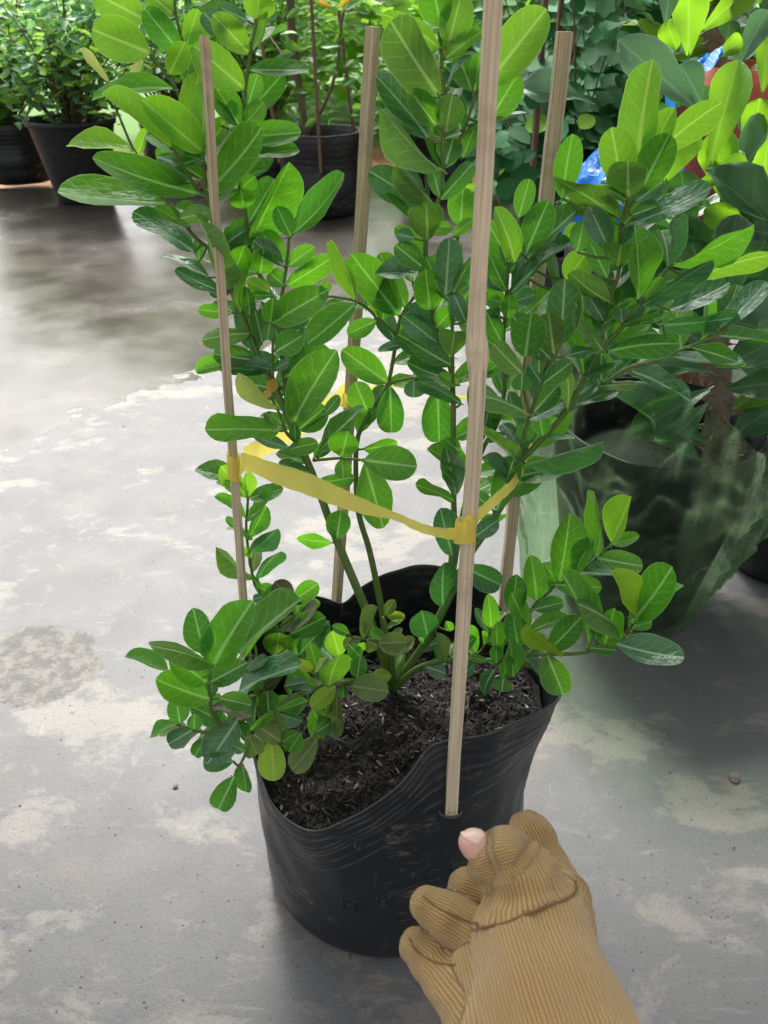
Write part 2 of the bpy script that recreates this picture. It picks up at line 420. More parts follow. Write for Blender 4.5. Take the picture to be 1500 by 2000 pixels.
soil = tag(mesh_obj('potting_soil', vs, fs, SOILM), 'dark crumbly potting soil filling the large black grow bag', 'soil', kind='stuff')
def sticks(name, n, cols, seed, lo, hi, wid, label, cat):
    rng = random.Random(seed); vs, fs = [], []
    for i in range(n):
        a = rng.uniform(0, 6.283); wl = bag_point(math.degrees(a), min(1, .245/interp(RIM, math.degrees(a)))); r = (math.hypot(wl.x-BCX, wl.y-BCY)-.009)*math.sqrt(rng.random()); x, y = BCX+r*math.cos(a), BCY+r*math.sin(a)
        L = rng.uniform(lo, hi); wd = L*rng.uniform(*wid); az = rng.uniform(0, 6.283); el = rng.gauss(0, .45)
        d = Vector((math.cos(az)*math.cos(el), math.sin(az)*math.cos(el), math.sin(el))); s = d.cross(Vector((0, 0, 1))).normalized(); u = s.cross(d)
        c = Vector((x, y, soil_z(x, y)+.0012+abs(math.sin(el))*L*.35)); b = len(vs)
        for q, (wf, o) in enumerate(((.6, -.5), (1, 0), (.35, .5))):
            cc = c+d*L*o+u*L*rng.uniform(-.08, .08)
            vs += [cc-s*wd*wf, cc+u*wd*.5*wf, cc+s*wd*wf, cc-u*wd*.5*wf]
        for q in (0, 4):
            for k in range(4): fs.append((b+q+k, b+q+(k+1) % 4, b+q+4+(k+1) % 4, b+q+4+k))
        fs.append((b+3, b+2, b+1, b)); fs.append((b+8, b+9, b+10, b+11))
    T = NT(name); g = T.n('ShaderNodeNewGeometry')
    T.l(T.mix(g.outputs['Random Per Island'], cols[0], cols[1]), T.b.inputs['Base Color']); T.b.inputs['Roughness'].default_value = .75
    return tag(mesh_obj(name, vs, fs, T.m, smooth=False), label, cat, kind='stuff')
sticks('soil_fibre', 5200, ((.005, .0042, .0036), (.045, .038, .031)), 5, .003, .011, (.06, .22), 'dark fibrous crumbs covering the soil in the front bag', 'soil')
sticks('bark_chip', 320, ((.06, .05, .04), (.36, .30, .22)), 8, .004, .011, (.08, .2), 'pale bark chips scattered over the soil in the front bag', 'bark chips')

# ------------------------------------------------------------------ bamboo stakes
def stake_mat(name, c0, c1, c2):
    T = NT(name); tc = T.n('ShaderNodeTexCoord'); vec = tc.outputs['Object']
    f = T.noise(T.map(vec, (420, 420, 5)), 1, 5, .65)
    col = T.mix(T.smooth(f, .35, .65), c0, c1)
    col = T.mix(T.math('MULTIPLY', T.smooth(T.noise(T.map(vec, (500, 500, 9), loc=(3, 1, 2)), 1, 3), .60, .70), .7), col, c2)
    col = T.mix(T.math('MULTIPLY', T.smooth(T.noise(vec, 14, 5, .7), .50, .68), .35), col, c2)
    T.l(col, T.b.inputs['Base Color']); T.b.inputs['Roughness'].default_value = .62
    T.bump(f, .7, .0016); return T.m
STK = stake_mat('weathered_bamboo', (.40, .31, .20), (.64, .53, .36), (.16, .12, .08))
STK2 = stake_mat('fresh_bamboo', (.50, .41, .27), (.74, .64, .46), (.25, .185, .12))
ST_END = NT('cut_bamboo'); ST_END.b.inputs['Base Color'].default_value = (.68, .55, .38, 1); ST_END.b.inputs['Roughness'].default_value = .8
STD = stake_mat('brown_bamboo', (.10, .06, .035), (.22, .14, .085), (.05, .03, .02))
def stake(p0, p1, wx, wy, rz, mat, label, nodes=(), seed=0, group='bamboo stakes tied round the shrub', name='bamboo_stake', bend=.002):
    d = p1-p0; L = d.length
    prof = [(-1, -.8), (-.82, -1), (.82, -1), (1, -.8), (1, .8), (.82, 1), (-.82, 1), (-1, .8)]
    n = 40; vs, fs = [], []
    for i in range(n+1):
        t = i/n; z = t*L; sw = 1.0; ox = bend*math.sin(t*3.1+seed)+.0010*noise.noise(Vector((seed, t*7, 3)))
        for nd in nodes:
            e = (z-nd)/.016; sw += .42*math.exp(-e*e); ox += .0022*math.tanh(e)
        for k, (a, b) in enumerate(prof):
            jit = .07*noise.noise(Vector((k*3.1+seed, z*26, 7)))+.05*noise.noise(Vector((k*3.1+seed, z*90, 1)))
            vs.append((ox+a*wx/2*(sw+jit), b*wy/2*(sw+jit), z))
    for i in range(n):
        for k in range(8):
            a, b = i*8+k, i*8+(k+1) % 8; fs.append((a, b, b+8, a+8))
    fs.append(tuple(range(8))[::-1]); fs.append(tuple(n*8+k for k in range(8)))
    o = mesh_obj(name, vs, fs, mat, smooth=False)
    o.data.materials.append(ST_END.m); o.data.polygons[-1].material_index = 1; o.data.polygons[-2].material_index = 1
    q = d.to_track_quat('Z', 'Y'); o.rotation_mode = 'QUATERNION'
    from mathutils import Quaternion
    o.rotation_quaternion = q @ Quaternion((0, 0, 1), rz); o.location = p0
    return tag(o, label, 'stake', group)
FS0, FS1 = P(880, 1589, .5060), P(968, -70, .612)
LS0, LS1 = P(483, 1330, .652), P(403, 70, .80)
RS0, RS1 = P(650, 1180, .806), P(727, 52, .81)
TS0, TS1 = P(983, 1210, .795), P(1101, 62, .80)
stake(FS0, FS1, .0114, .0085, .12, STK2, 'thick pale bamboo stake in front, jointed, rising past the top edge', nodes=((P(918, 690, .565)-FS0).length,), seed=2)
stake(LS0, LS1, .0078, .0065, .5, STK, 'slim grey bamboo stake at the left of the shrub', seed=5)
stake(RS0-Vector((0, 0, .06)), RS1, .0122, .009, .55, STK, 'bamboo stake behind the bag with split edge, between left and front stakes', seed=9)
stake(TS0-Vector((0, 0, .06)), TS1, .0128, .010, .25, STK, 'bamboo stake at the right rear of the shrub, near the green bag', seed=13)
def on_stake(p0, p1, v):                    # the point of a stake seen at picture row v
    lo, hi = 0.0, 1.0
    for _ in range(40):
        m = (lo+hi)/2; q = p0.lerp(p1, m)-ORG
        dep = q.y*CP-q.z*SP; row = 1000-FPX*(q.y*SP+q.z*CP)/dep
        if row > v: lo = m
        else: hi = m
    return p0.lerp(p1, lo)

# ------------------------------------------------------------------ yellow ribbon
T = NT('yellow_ribbon'); T.b.inputs['Base Color'].default_value = (.98, .86, .22, 1); T.b.inputs['Roughness'].default_value = .28
tr = T.n('ShaderNodeBsdfTranslucent'); tr.inputs[0].default_value = (1, .88, .18, 1)
tp = T.n('ShaderNodeBsdfTransparent'); tp.inputs[0].default_value = (1, .92, .45, 1)
m1 = T.n('ShaderNodeMixShader'); m1.inputs[0].default_value = .58; T.l(T.b.outputs[0], m1.inputs[1]); T.l(tr.outputs[0], m1.inputs[2])
m2 = T.n('ShaderNodeMixShader'); m2.inputs[0].default_value = .04; T.l(m1.outputs[0], m2.inputs[1]); T.l(tp.outputs[0], m2.inputs[2]); T.l(m2.outputs[0], T.out.inputs[0])
tc = T.n('ShaderNodeTexCoord'); T.bump(T.noise(T.map(tc.outputs['Object'], (60, 60, 60)), 1.2, 4), .35, .004); RIB = T.m
rib = tag(empty('plastic_ribbon', P(460, 910, .70)), 'shiny yellow plastic ribbon looped round the four bamboo stakes', 'ribbon')
def strip(rows, name='ribbon_strip'):
    """rows of (u, v_top, v_bottom, Y, skew): a film strip, bowed a little across its width"""
    A = catmull([P(u+sk, vt, Y) for u, vt, vb, Y, sk in rows], 5); B = catmull([P(u-sk, vb, Y) for u, vt, vb, Y, sk in rows], 5)
    vs, fs = [], []; o0 = rib.location
    for i, (a, b) in enumerate(zip(A, B)):
        for q in range(5):
            t = q/4; bow = .0016*math.sin(math.pi*t)*math.sin(i*.9)+.0006*math.sin(i*2.1+q)
            vs.append(a.lerp(b, t)+Vector((0, bow, 0))-o0)
    for i in range(len(A)-1):
        for q in range(4):
            k = i*5+q; fs.append((k, k+1, k+6, k+5))
    return mesh_obj(name, vs, fs, RIB, rib)
yl = on_stake(LS0, LS1, 910); yf = on_stake(FS0, FS1, 1035); yr = on_stake(RS0, RS1, 775); yt = on_stake(TS0, TS1, 830)
fy = yf.y-.007; ly = yl.y-.007
strip([(468, 884, 938, ly, 2), (482, 886, 920, ly-.004, 0), (540, 905, 946, .68, 0), (600, 923, 967, .655, 0), (660, 950, 990, .63, 0), (720, 979, 1007, .60, 0), (775, 1003, 1016, .58, 4), (820, 1022, 1038, .57, 4), (860, 1031, 1050, .56, 2), (892, 1030, 1056, fy, 0)])
strip([(905, 1012, 1044, fy, 0), (922, 1003, 1030, fy+.004, 0), (955, 975, 1000, .60, 0), (985, 951, 970, .64, -3), (1008, 930, 944, .675, -4), (1028, 880, 895, .72, -5), (1040, 815, 836, yt.y+.003, -5)])
strip([(1042, 808, 828, yt.y+.009, 0), (950, 782, 790, .815, 0), (860, 765, 771, .82, 0), (790, 752, 758, .82, 0), (740, 752, 760, .82, 0), (690, 755, 768, yr.y+.008, 0)])
strip([(672, 752, 786, yr.y-.008, 0), (655, 766, 800, .79, 0), (640, 775, 815, .78, 0), (590, 812, 850, .765, 0), (540, 842, 880, .75, 0), (505, 858, 896, .735, 0), (474, 874, 908, ly+.012, 0)])
def wrap(c, axis, r, hgt, twist=0):
    vs, fs = [], []; z = axis.normalized(); x = z.orthogonal().normalized(); y = z.cross(x)
    for j in range(5):
        for k in range(17):
            a = 2*math.pi*k/16; rr = r*(1+.06*math.sin(a*3+j))
            vs.append(c+z*(hgt*(j/4-.5)+twist*math.sin(a))+(x*math.cos(a)+y*math.sin(a))*rr-rib.location)
    for j in range(4):
        for k in range(16):
            a = j*17+k; fs.append((a, a+1, a+18, a+17))
    mesh_obj('ribbon_wrap', vs, fs, RIB, rib)
wrap(yl, LS1-LS0, .0066, .026, .003); wrap(yf, FS1-FS0, .0090, .020, -.002); wrap(yr, RS1-RS0, .0088, .017, .002); wrap(yt, TS1-TS0, .0092, .015, -.002)
# ------------------------------------------------------------------ the shrub: stems, then leaves
T = NT('green_stem'); tc = T.n('ShaderNodeTexCoord')
T.l(T.mix(T.smooth(T.noise(tc.outputs['Object'], 45, 5, .65), .50, .64), (.085, .165, .030), (.145, .170, .055)), T.b.inputs['Base Color']); T.b.inputs['Roughness'].default_value = .5; STEMM = T.m
T = NT('brown_stem'); tc = T.n('ShaderNodeTexCoord')
T.l(T.mix(T.noise(tc.outputs['Object'], 60, 5, .65), (.06, .04, .025), (.19, .15, .09)), T.b.inputs['Base Color']); T.b.inputs['Roughness'].default_value = .7; T.bump(T.noise(tc.outputs['Object'], 90, 5, .7), .5, .003); BRSTEM = T.m
T = NT('thorn'); tc = T.n('ShaderNodeTexCoord'); sx = T.n('ShaderNodeSeparateXYZ'); T.l(tc.outputs['Object'], sx.inputs[0])
T.l(T.mix(T.smooth(sx.outputs[2], .35, .8), (.20, .25, .06), (.36, .045, .03)), T.b.inputs['Base Color']); THORNM = T.m
STEMS = {
 'A': '768 1345 .677 5.5;722 1210 .69 5;658 1055 .71 4.6;612 930 .73 4;565 820 .745 3.6;527 737 .76 3.4;506 700 .77 3.2;485 645 .78 3;458 582 .79 2.8;435 500 .80 2.5;415 425 .80 2.2;404 384 .80 2;396 300 .80 1.6',
 'A1': '404 384 .80 1.8;388 373 .798 1.8;360 330 .79 1.6;340 293 .78 1.5',
 'A2': '435 500 .80 2;383 465 .79 1.9;333 398 .78 1.6',
 'A3': '404 384 .81 2;375 260 .84 1.9;343 172 .84 1.7;325 147 .84 1.6;294 104 .84 1.4',
 'A4': '375 260 .84 1.8;366 139 .86 1.6;345 35 .87 1.4;340 -20 .87 1.2',
 'A5': '388 373 .80 1.6;330 350 .84 1.5;268 302 .86 1.4;228 216 .87 1.2',
 'A6': '612 899 .73 1.8;665 895 .715 1.5;711 899 .70 1.3',
 'A7': '588 872 .737 1.8;560 846 .705 1.6;548 813 .695 1.3;532 781 .69 1.0',
 'B': '565 820 .745 3;552 700 .765 2.8;545 610 .78 2.7;527 571 .79 2.6;506 534 .80 2.5;490 494 .805 2.4;478 409 .81 2.2;467 355 .815 2.1;470 290 .82 2;477 235 .82 1.9;478 181 .82 1.8;489 107 .82 1.7;499 48 .82 1.6;503 -40 .82 1.5',
 'B2': '545 610 .78 1.8;559 523 .79 1.6;565 463 .79 1.4',
 'B3': '545 760 .757 1.8;533 734 .752 1.6;534 630 .742 1.3',
 'C': '768 1345 .677 4.6;747 1201 .72 4;723 1081 .735 3.6;701 1004 .74 3.3;695 920 .745 2.8;700 850 .75 2.5;730 794 .755 2.2;757 751 .755 2;771 683 .755 1.9;782 622 .755 1.7;812 575 .755 1.4',
 'C2': '774 654 .755 1.6;739 622 .75 1.5;699 590 .74 1.4;649 579 .735 1.2',
 'C3': '757 751 .755 1.4;790 740 .75 1.3;826 740 .745 1.2;850 760 .74 1.1',
 'C5': '848 735 .735 1.2;860 715 .735 1.2;832 693 .735 1.1',
 'D': '768 1345 .677 5.5;800 1300 .675 5;833 1251 .67 4.8;876 1169 .67 4.5;913 1091 .675 4.2;948 1038 .68 4;996 958 .69 3.7;1010 909 .69 3.5;1042 875 .69 3.2;1106 803 .69 3;1133 755 .69 2.6;1167 690 .69 2.4;1215 640 .69 2.2;1244 600 .69 2;1275 560 .69 1.8;1305 523 .69 1.5',
 'D2': '1106 803 .69 2.4;1132 787 .69 2.3;1172 757 .69 2.2;1225 720 .69 2;1273 707 .69 1.9;1305 693 .69 1.8;1351 675 .69 1.6;1401 653 .69 1.4;1440 620 .69 1.1',
 'D3': '1167 690 .69 2;1180 635 .70 1.9;1190 589 .70 1.8;1207 539 .70 1.8;1209 500 .70 1.7;1212 453 .70 1.7;1216 430 .70 1.6;1228 385 .695 1.4',
 'D3b': '1216 430 .70 1.5;1240 383 .71 1.4;1252 325 .72 1.2',
 'D4': '1010 909 .69 2.2;1021 864 .68 2;1034 811 .67 1.8;1061 744 .66 1.6;1082 696 .66 1.3',
 'D5': '1034 811 .67 1.5;1024 765 .66 1.4;1021 728 .65 1.2',
 'E': '876 1169 .67 3.4;905 1000 .70 3;938 888 .71 2.6;972 824 .72 2.3;985 760 .72 2.1;983 671 .72 1.9;986 623 .72 1.8;990 560 .72 1.6;994 513 .71 1.3',
 'E2': '990 575 .72 1.5;1010 548 .72 1.4;1029 505 .72 1.3',
 'F': '876 1169 .67 3.4;886 1030 .69 3.1;886 970 .70 2.9;885 880 .71 2.8;885 780 .715 2.6;880 720 .72 2.5;862 670 .72 2.4;848 630 .72 2.3;843 600 .72 2.2;836 540 .725 2.1;831 478 .73 2.1;840 440 .73 2;857 390 .735 2;865 330 .74 1.9;865 261 .74 1.8;867 195 .74 1.7;862 110 .745 1.6;860 53 .745 1.5;872 -30 .75 1.4',
 'F2': '865 330 .74 1.6;885 295 .745 1.5;905 255 .75 1.5;927 190 .755 1.4;935 150 .755 1.2',
 'F3': '885 780 .715 1.8;884 700 .70 1.7;883 617 .70 1.5;880 560 .70 1.3',
 'F4': '845 430 .75 1.6;833 357 .76 1.5;837 318 .765 1.3',
 'F5': '880 560 .72 1.6;897 440 .75 1.5;897 377 .76 1.3',
 'G': '700 1300 .672 2.4;600 1290 .68 2.2;540 1225 .70 2;507 1159 .73 1.9;495 1132 .74 1.8;483 1060 .74 1.6;481 1020 .74 1.5;484 975 .74 1.4;478 945 .74 1.2',
 'H': '768 1345 .677 4;685 1331 .62 3.2;600 1350 .57 2.8;520 1385 .54 2.5;447 1415 .52 2.2;417 1398 .51 2;410 1363 .505 1.8;407 1300 .50 1.5',
 'H2': '447 1415 .52 1.7;405 1431 .505 1.5;351 1417 .50 1.2',
 'H3': '520 1385 .54 1.8;490 1440 .51 1.6;477 1478 .50 1.4;460 1507 .49 1.2',
 'H4': '640 1340 .60 1.8;625 1400 .57 1.7;613 1433 .55 1.5;594 1449 .54 1.4;557 1465 .53 1.3;525 1445 .52 1.1',
 'H5': '685 1331 .62 1.8;655 1335 .58 1.6;634 1337 .57 1.5;621 1315 .56 1.3;580 1307 .56 1.1',
 'H6': '520 1385 .54 1.6;500 1330 .56 1.5;500 1270 .58 1.4;480 1230 .59 1.2',
 'I': '768 1345 .677 2.6;767 1289 .66 2.2;755 1240 .66 1.8;748 1205 .66 1.4',
 'I2': '755 1250 .66 1.5;714 1249 .65 1.4;690 1246 .645 1.1',
 'J': '768 1345 .677 3.6;815 1305 .66 3;876 1289 .64 2.7;950 1290 .62 2.5;1019 1279 .61 2.3;1070 1278 .60 2.1;1137 1275 .59 1.9;1179 1259 .585 1.8;1219 1239 .58 1.7;1243 1206 .58 1.5;1272 1160 .58 1.2',
 'J2': '1019 1279 .61 2;1030 1245 .62 1.9;1038 1190 .63 1.8;1073 1155 .635 1.7;1089 1139 .635 1.6;1126 1121 .635 1.5;1163 1091 .64 1.4;1193 1065 .64 1.1',
 'J3': '876 1289 .64 1.7;929 1278 .66 1.5;948 1257 .66 1.3;960 1225 .66 1.1',
 'J4': '950 1290 .62 1.6;985 1310 .60 1.4;986 1326 .60 1.1',
}
# leaves: tile origin and scale, then "base_x base_y tip_x tip_y width tone lean" in that tile's units
LEAVES = [
((100, 0, .26667), '720 385 300 215 300 2 -1;700 150 300 -60 260 2 0;890 100 700 -60 210 2 0;960 400 690 70 200 9 0;990 330 1075 65 150 2 0;865 545 985 300 175 2 -1;890 650 280 640 130 1 -1;870 1080 370 690 175 2 -1;1105 1110 655 730 250 2 -2;1020 1080 1070 530 220 2 0;1105 1100 1140 600 115 2 0;420 600 195 390 70 3 0;570 590 670 440 60 3 0;620 1125 110 1030 110 2 0;640 1130 690 940 80 2 0;1090 1420 295 1230 240 1 -1;840 1490 50 1440 220 1 -1;1130 1190 700 1020 140 1 1;880 1280 800 1060 130 1 1;990 640 1020 350 150 0 1'),
((350, 0, .26667), '480 650 105 330 270 2 0;510 385 250 110 200 2 -1;330 270 180 90 170 4 1;500 150 290 50 130 4 1;565 145 590 -60 230 2 -1;540 370 680 105 85 2 0;500 780 575 545 140 1 1;485 900 620 750 150 2 0;450 930 270 640 200 1 1;210 1400 665 960 260 1 -1;310 920 420 740 100 2 1;525 1760 800 1180 250 1 -1;430 1380 350 1280 100 1 0;450 1380 560 1290 120 1 0'),
((700, 0, .26667), '590 700 215 150 340 8 -2;600 350 210 50 200 2 0;610 200 530 -150 250 1 -1;655 340 760 -60 250 2 0;640 430 900 210 130 2 -1;720 290 900 160 110 0 1;930 640 1370 60 330 2 0;950 900 1170 540 220 1 0;830 660 730 400 200 0 1;850 670 890 380 130 1 0;660 640 790 380 34 4 0;510 1010 150 540 230 4 0;570 920 370 650 190 1 -1;640 970 680 740 210 8 -2;610 1250 110 830 210 8 -1;550 1490 280 1200 150 8 -1;480 1400 265 1165 80 4 1;470 1490 75 1250 240 4 0;600 1460 840 1200 140 0 0;700 1390 900 1340 60 2 0;640 1200 700 1000 200 0 1;760 1160 860 930 110 1 1;530 1040 500 880 75 1 1;600 500 165 300 100 3 1;600 1450 540 1230 120 0 1;750 950 690 690 150 0 1'),
((250, 350, .26667), '485 530 45 220 170 4 0;455 350 190 210 110 1 0;370 290 600 240 130 8 -1;520 600 510 430 75 0 0;680 820 590 250 190 8 -2;590 720 260 525 80 4 0;680 820 340 690 130 4 0;755 780 850 440 180 1 -1;850 215 820 50 200 1 -2;825 980 860 660 70 2 -1;890 1000 880 770 120 0 0;760 980 515 955 110 1 0;890 1130 540 1140 150 8 -1;960 1330 620 1280 170 0 0;800 1330 500 1410 130 1 0;1055 1050 1430 830 240 1 -1;1045 1045 1060 890 150 1 -2;1040 1050 1020 1180 90 0 -1;1080 1265 1285 1140 190 0 0;1150 1450 1470 1230 200 0 1;970 690 990 540 190 1 -2;1195 420 1090 200 150 1 0;1140 640 920 440 120 4 0;1150 600 970 380 170 1 1;1170 635 1360 500 130 1 0;1160 780 1500 580 170 1 0;1040 830 870 740 110 2 1;1050 850 900 850 70 1 0;1150 780 1030 680 150 1 1;985 1200 930 960 140 0 1;1060 1400 850 1340 90 4 1;1080 1390 1180 1330 70 4 0;1290 1230 1290 1090 100 4 1;800 560 740 330 120 0 1;690 860 600 820 70 4 0;1420 850 1470 740 90 2 0;1180 1090 1320 1010 90 0 1'),
((550, 350, .26667), '85 400 515 20 185 9 0;540 890 440 415 130 2 0;860 1000 515 555 270 1 -1;540 915 200 1210 220 1 -1;695 1035 490 1130 140 1 0;700 1010 660 890 50 2 0;775 1490 445 1250 210 1 0;900 1210 710 1240 75 4 -1;1140 1200 890 1000 170 4 -1;1120 1090 935 920 90 4 -1;1090 960 1050 640 230 1 -2;1070 455 1060 160 260 8 -2;1030 640 830 480 170 0 0;970 430 840 400 110 4 0;1200 850 1230 420 210 4 0;1110 410 1270 390 50 2 0;1250 420 1400 290 90 2 0;1130 340 1240 350 70 1 1;1260 830 1380 560 110 0 0;1130 1090 1270 930 150 1 -1;1240 1300 1270 1090 220 8 -2;870 1180 1060 1230 150 0 0;1060 1290 930 1290 60 2 0;1060 1280 1140 1220 90 1 0;1180 1410 980 1420 130 1 0;1350 1040 1260 840 130 4 0;960 750 875 670 50 2 0;1290 830 1370 770 80 1 0;900 990 1040 910 80 0 0;1310 340 1330 60 220 1 0'),
((850, 300, .26667), '580 800 490 400 165 2 -1;660 740 840 320 220 0 -1;610 470 690 190 150 1 1;680 770 1050 370 190 0 0;560 1030 955 600 130 4 -1;960 930 1110 725 220 2 0;660 1490 710 1120 255 0 -2;870 1470 830 1160 220 8 -1;920 1400 950 920 260 0 1;1280 1090 990 930 150 8 -1;1225 1440 1000 1100 100 8 -2;520 1000 390 740 130 0 0;530 1210 550 1020 120 1 -1;590 1080 740 1030 130 4 0;490 1090 370 1060 110 1 0;520 800 490 660 70 4 0;490 1390 360 1130 140 0 0;470 1190 400 1130 90 4 0;1385 500 870 140 150 8 -1;1270 690 1130 390 190 4 0;1040 720 1090 490 170 1 1;940 670 1040 510 120 2 1;910 350 1230 190 80 2 1;1260 910 1130 640 150 0 1;580 980 640 890 50 0 0;900 1010 870 690 80 4 1;1080 1170 1080 990 110 2 1;1230 1220 1120 1030 120 4 0'),
((1050, 100, .26667), '180 1080 240 595 200 1 0;740 800 800 70 290 2 0;800 810 985 420 200 2 -1;880 740 1310 340 230 2 0;620 990 540 555 270 2 0;665 1070 660 790 290 8 -2;740 1050 970 600 260 1 0;670 1270 1290 1055 170 4 -1;690 1200 890 1130 140 0 0;650 1090 470 970 80 4 0;720 1100 930 950 150 4 1'),
((1100, 400, .26667), '770 450 810 40 95 4 0;540 695 575 185 190 1 -1;600 700 740 530 110 1 0;400 450 430 270 250 8 -2;800 440 1410 200 170 1 -1;1000 530 1510 290 135 2 0;580 740 1085 380 150 4 -1;780 770 1215 610 165 4 0;730 880 1290 840 160 4 0;330 1070 840 960 190 0 -1;940 1045 1350 1160 140 1 -1;800 1110 1290 1190 90 4 0;500 1225 950 1395 130 4 -1;1140 965 1560 990 115 0 0;1150 900 1500 600 170 4 1;300 870 540 700 110 1 -1;440 880 700 790 60 0 -1;560 870 740 820 60 1 0;170 1250 450 1200 60 0 -1;270 1330 540 1290 70 8 -1;280 1290 280 1080 170 0 1;150 1240 110 930 70 1 -1;430 860 420 750 110 4 0'),
((380, 680, .26667), '620 605 85 580 195 1 -2;610 440 300 235 110 3 -1;680 450 860 390 150 3 -1;560 330 580 215 85 5 -1;560 350 510 320 60 5 -1;640 560 560 480 90 2 0;690 730 410 655 100 4 0;690 740 910 690 130 1 -1;760 600 960 430 200 0 1;890 780 1220 420 150 0 0;1075 795 1140 545 220 1 -2;1080 810 1090 950 130 1 -1;1240 820 1635 870 260 1 -1;1245 840 1390 1320 260 1 -1;845 910 610 850 90 4 -1;900 985 1170 950 120 0 0;875 800 1020 660 100 0 0;820 850 600 750 110 0 1;1040 1400 1080 1150 180 0 0;1010 1425 745 1400 105 1 0;385 1090 180 850 150 2 0;390 1090 390 910 90 2 0;370 1240 140 1090 90 1 0;395 1245 630 1090 110 1 -1;400 1380 530 1180 120 0 0;410 1490 610 1350 130 4 -1;420 1400 350 1330 60 1 0;310 1320 225 1235 60 0 0;1270 470 1180 260 195 1 0;950 490 1060 350 90 4 0;740 700 730 540 80 0 0;600 560 520 470 90 0 1;720 560 975 45 290 1 -1'),
((650, 650, .26667), '420 390 430 745 210 0 0;330 540 220 660 100 0 0;225 850 480 820 130 1 1;765 390 780 790 240 0 0;595 345 590 475 160 4 -1;940 520 635 310 110 4 -1;800 280 605 290 120 1 0;890 1230 615 1100 90 1 -1;900 1110 800 1000 90 1 0;900 1190 840 840 170 4 1;930 870 815 770 100 1 0'),
((700, 950, .26667), '690 510 590 150 210 4 0;985 170 830 40 130 0 1;820 190 1090 230 60 1 -1;850 370 1030 240 140 4 0;620 875 600 520 210 4 -1;770 590 1040 720 200 4 0;510 1110 450 850 210 4 -1;590 1140 450 1190 85 4 0;495 1150 440 1095 50 1 0;640 1270 590 1085 90 6 0;500 1320 640 1370 120 4 -1;860 1215 770 1020 130 1 0;920 1160 905 1055 50 1 0;970 1030 965 820 125 1 0;1020 1190 1000 985 130 1 -1;1010 1290 1010 1150 100 0 0;1065 1410 1075 1230 110 1 -1;1065 1400 1050 1500 150 1 -1;1130 1390 1130 1150 140 1 0;1000 1340 880 1520 120 4 0;1130 920 1160 640 170 0 1;1305 835 1280 535 175 1 0;1240 1070 1140 785 140 1 -1;1170 1180 1130 930 170 0 0;1500 1220 1235 1000 85 7 -1;1290 900 1500 850 130 0 0;1250 1070 1520 930 110 1 0;1240 1220 1330 1130 90 0 1;1200 1250 1390 1470 95 4 0;940 1280 815 1250 60 1 0;850 1290 760 1400 70 4 0;680 1060 640 985 70 1 0'),
((850, 600, .26667), '640 490 415 265 170 8 -1;530 1290 360 1085 110 4 -1;450 1490 590 1070 200 0 1;690 790 330 570 115 8 -1;600 1130 315 860 95 8 -1;660 1150 1225 975 125 4 -1;790 945 1010 1000 42 0 -1;660 985 585 1000 34 0 0;650 980 650 850 130 0 0;790 940 760 780 125 0 0;790 560 1000 400 150 0 -1;640 480 630 615 150 0 0;720 770 900 570 160 0 1;465 820 430 700 100 2 0;470 810 600 750 90 1 0;330 1000 400 740 110 0 1;500 390 340 500 110 1 0;370 990 510 930 70 4 0;950 360 1170 300 90 4 1;180 570 30 490 90 2 1;760 480 760 320 110 0 1;970 750 1000 490 110 8 -1;1030 720 1330 590 120 4 0;1050 640 1190 540 110 4 1'),
((400, 900, .26667), '370 855 50 655 130 8 -1;390 860 530 610 130 4 0;340 710 285 620 60 1 0;380 920 520 980 120 1 0;640 1030 500 870 170 10 0;655 1020 840 890 150 1 0;690 1070 850 1040 90 1 0;600 1240 860 1080 115 10 -1;630 1270 910 1130 200 0 0;690 1420 900 1180 180 0 1;260 1420 640 1000 235 1 -1;520 1430 550 1240 220 2 0;640 1450 620 1265 110 1 0;430 1000 355 1010 70 4 0;660 1130 700 1060 60 1 0'),
((230, 1130, .23333), '800 740 1060 225 345 1 -1;800 720 335 505 150 8 -2;720 620 640 290 240 0 0;745 870 430 640 265 1 -1;770 870 1050 720 220 0 0;770 1010 255 850 275 1 -1;420 780 65 650 140 1 1;1010 965 1480 670 175 4 -1;1060 760 1270 680 100 4 0;1000 620 1130 390 170 2 0;520 1210 490 1010 190 0 0;490 1220 255 1300 110 1 0;620 1270 415 1390 170 4 -1;740 1330 650 1480 130 0 0;1000 1190 760 1540 300 4 -2;640 1260 640 1130 130 0 0;930 1220 620 1070 180 0 0;780 1080 1110 1110 130 10 -1;850 1000 1120 1060 170 1 0'),
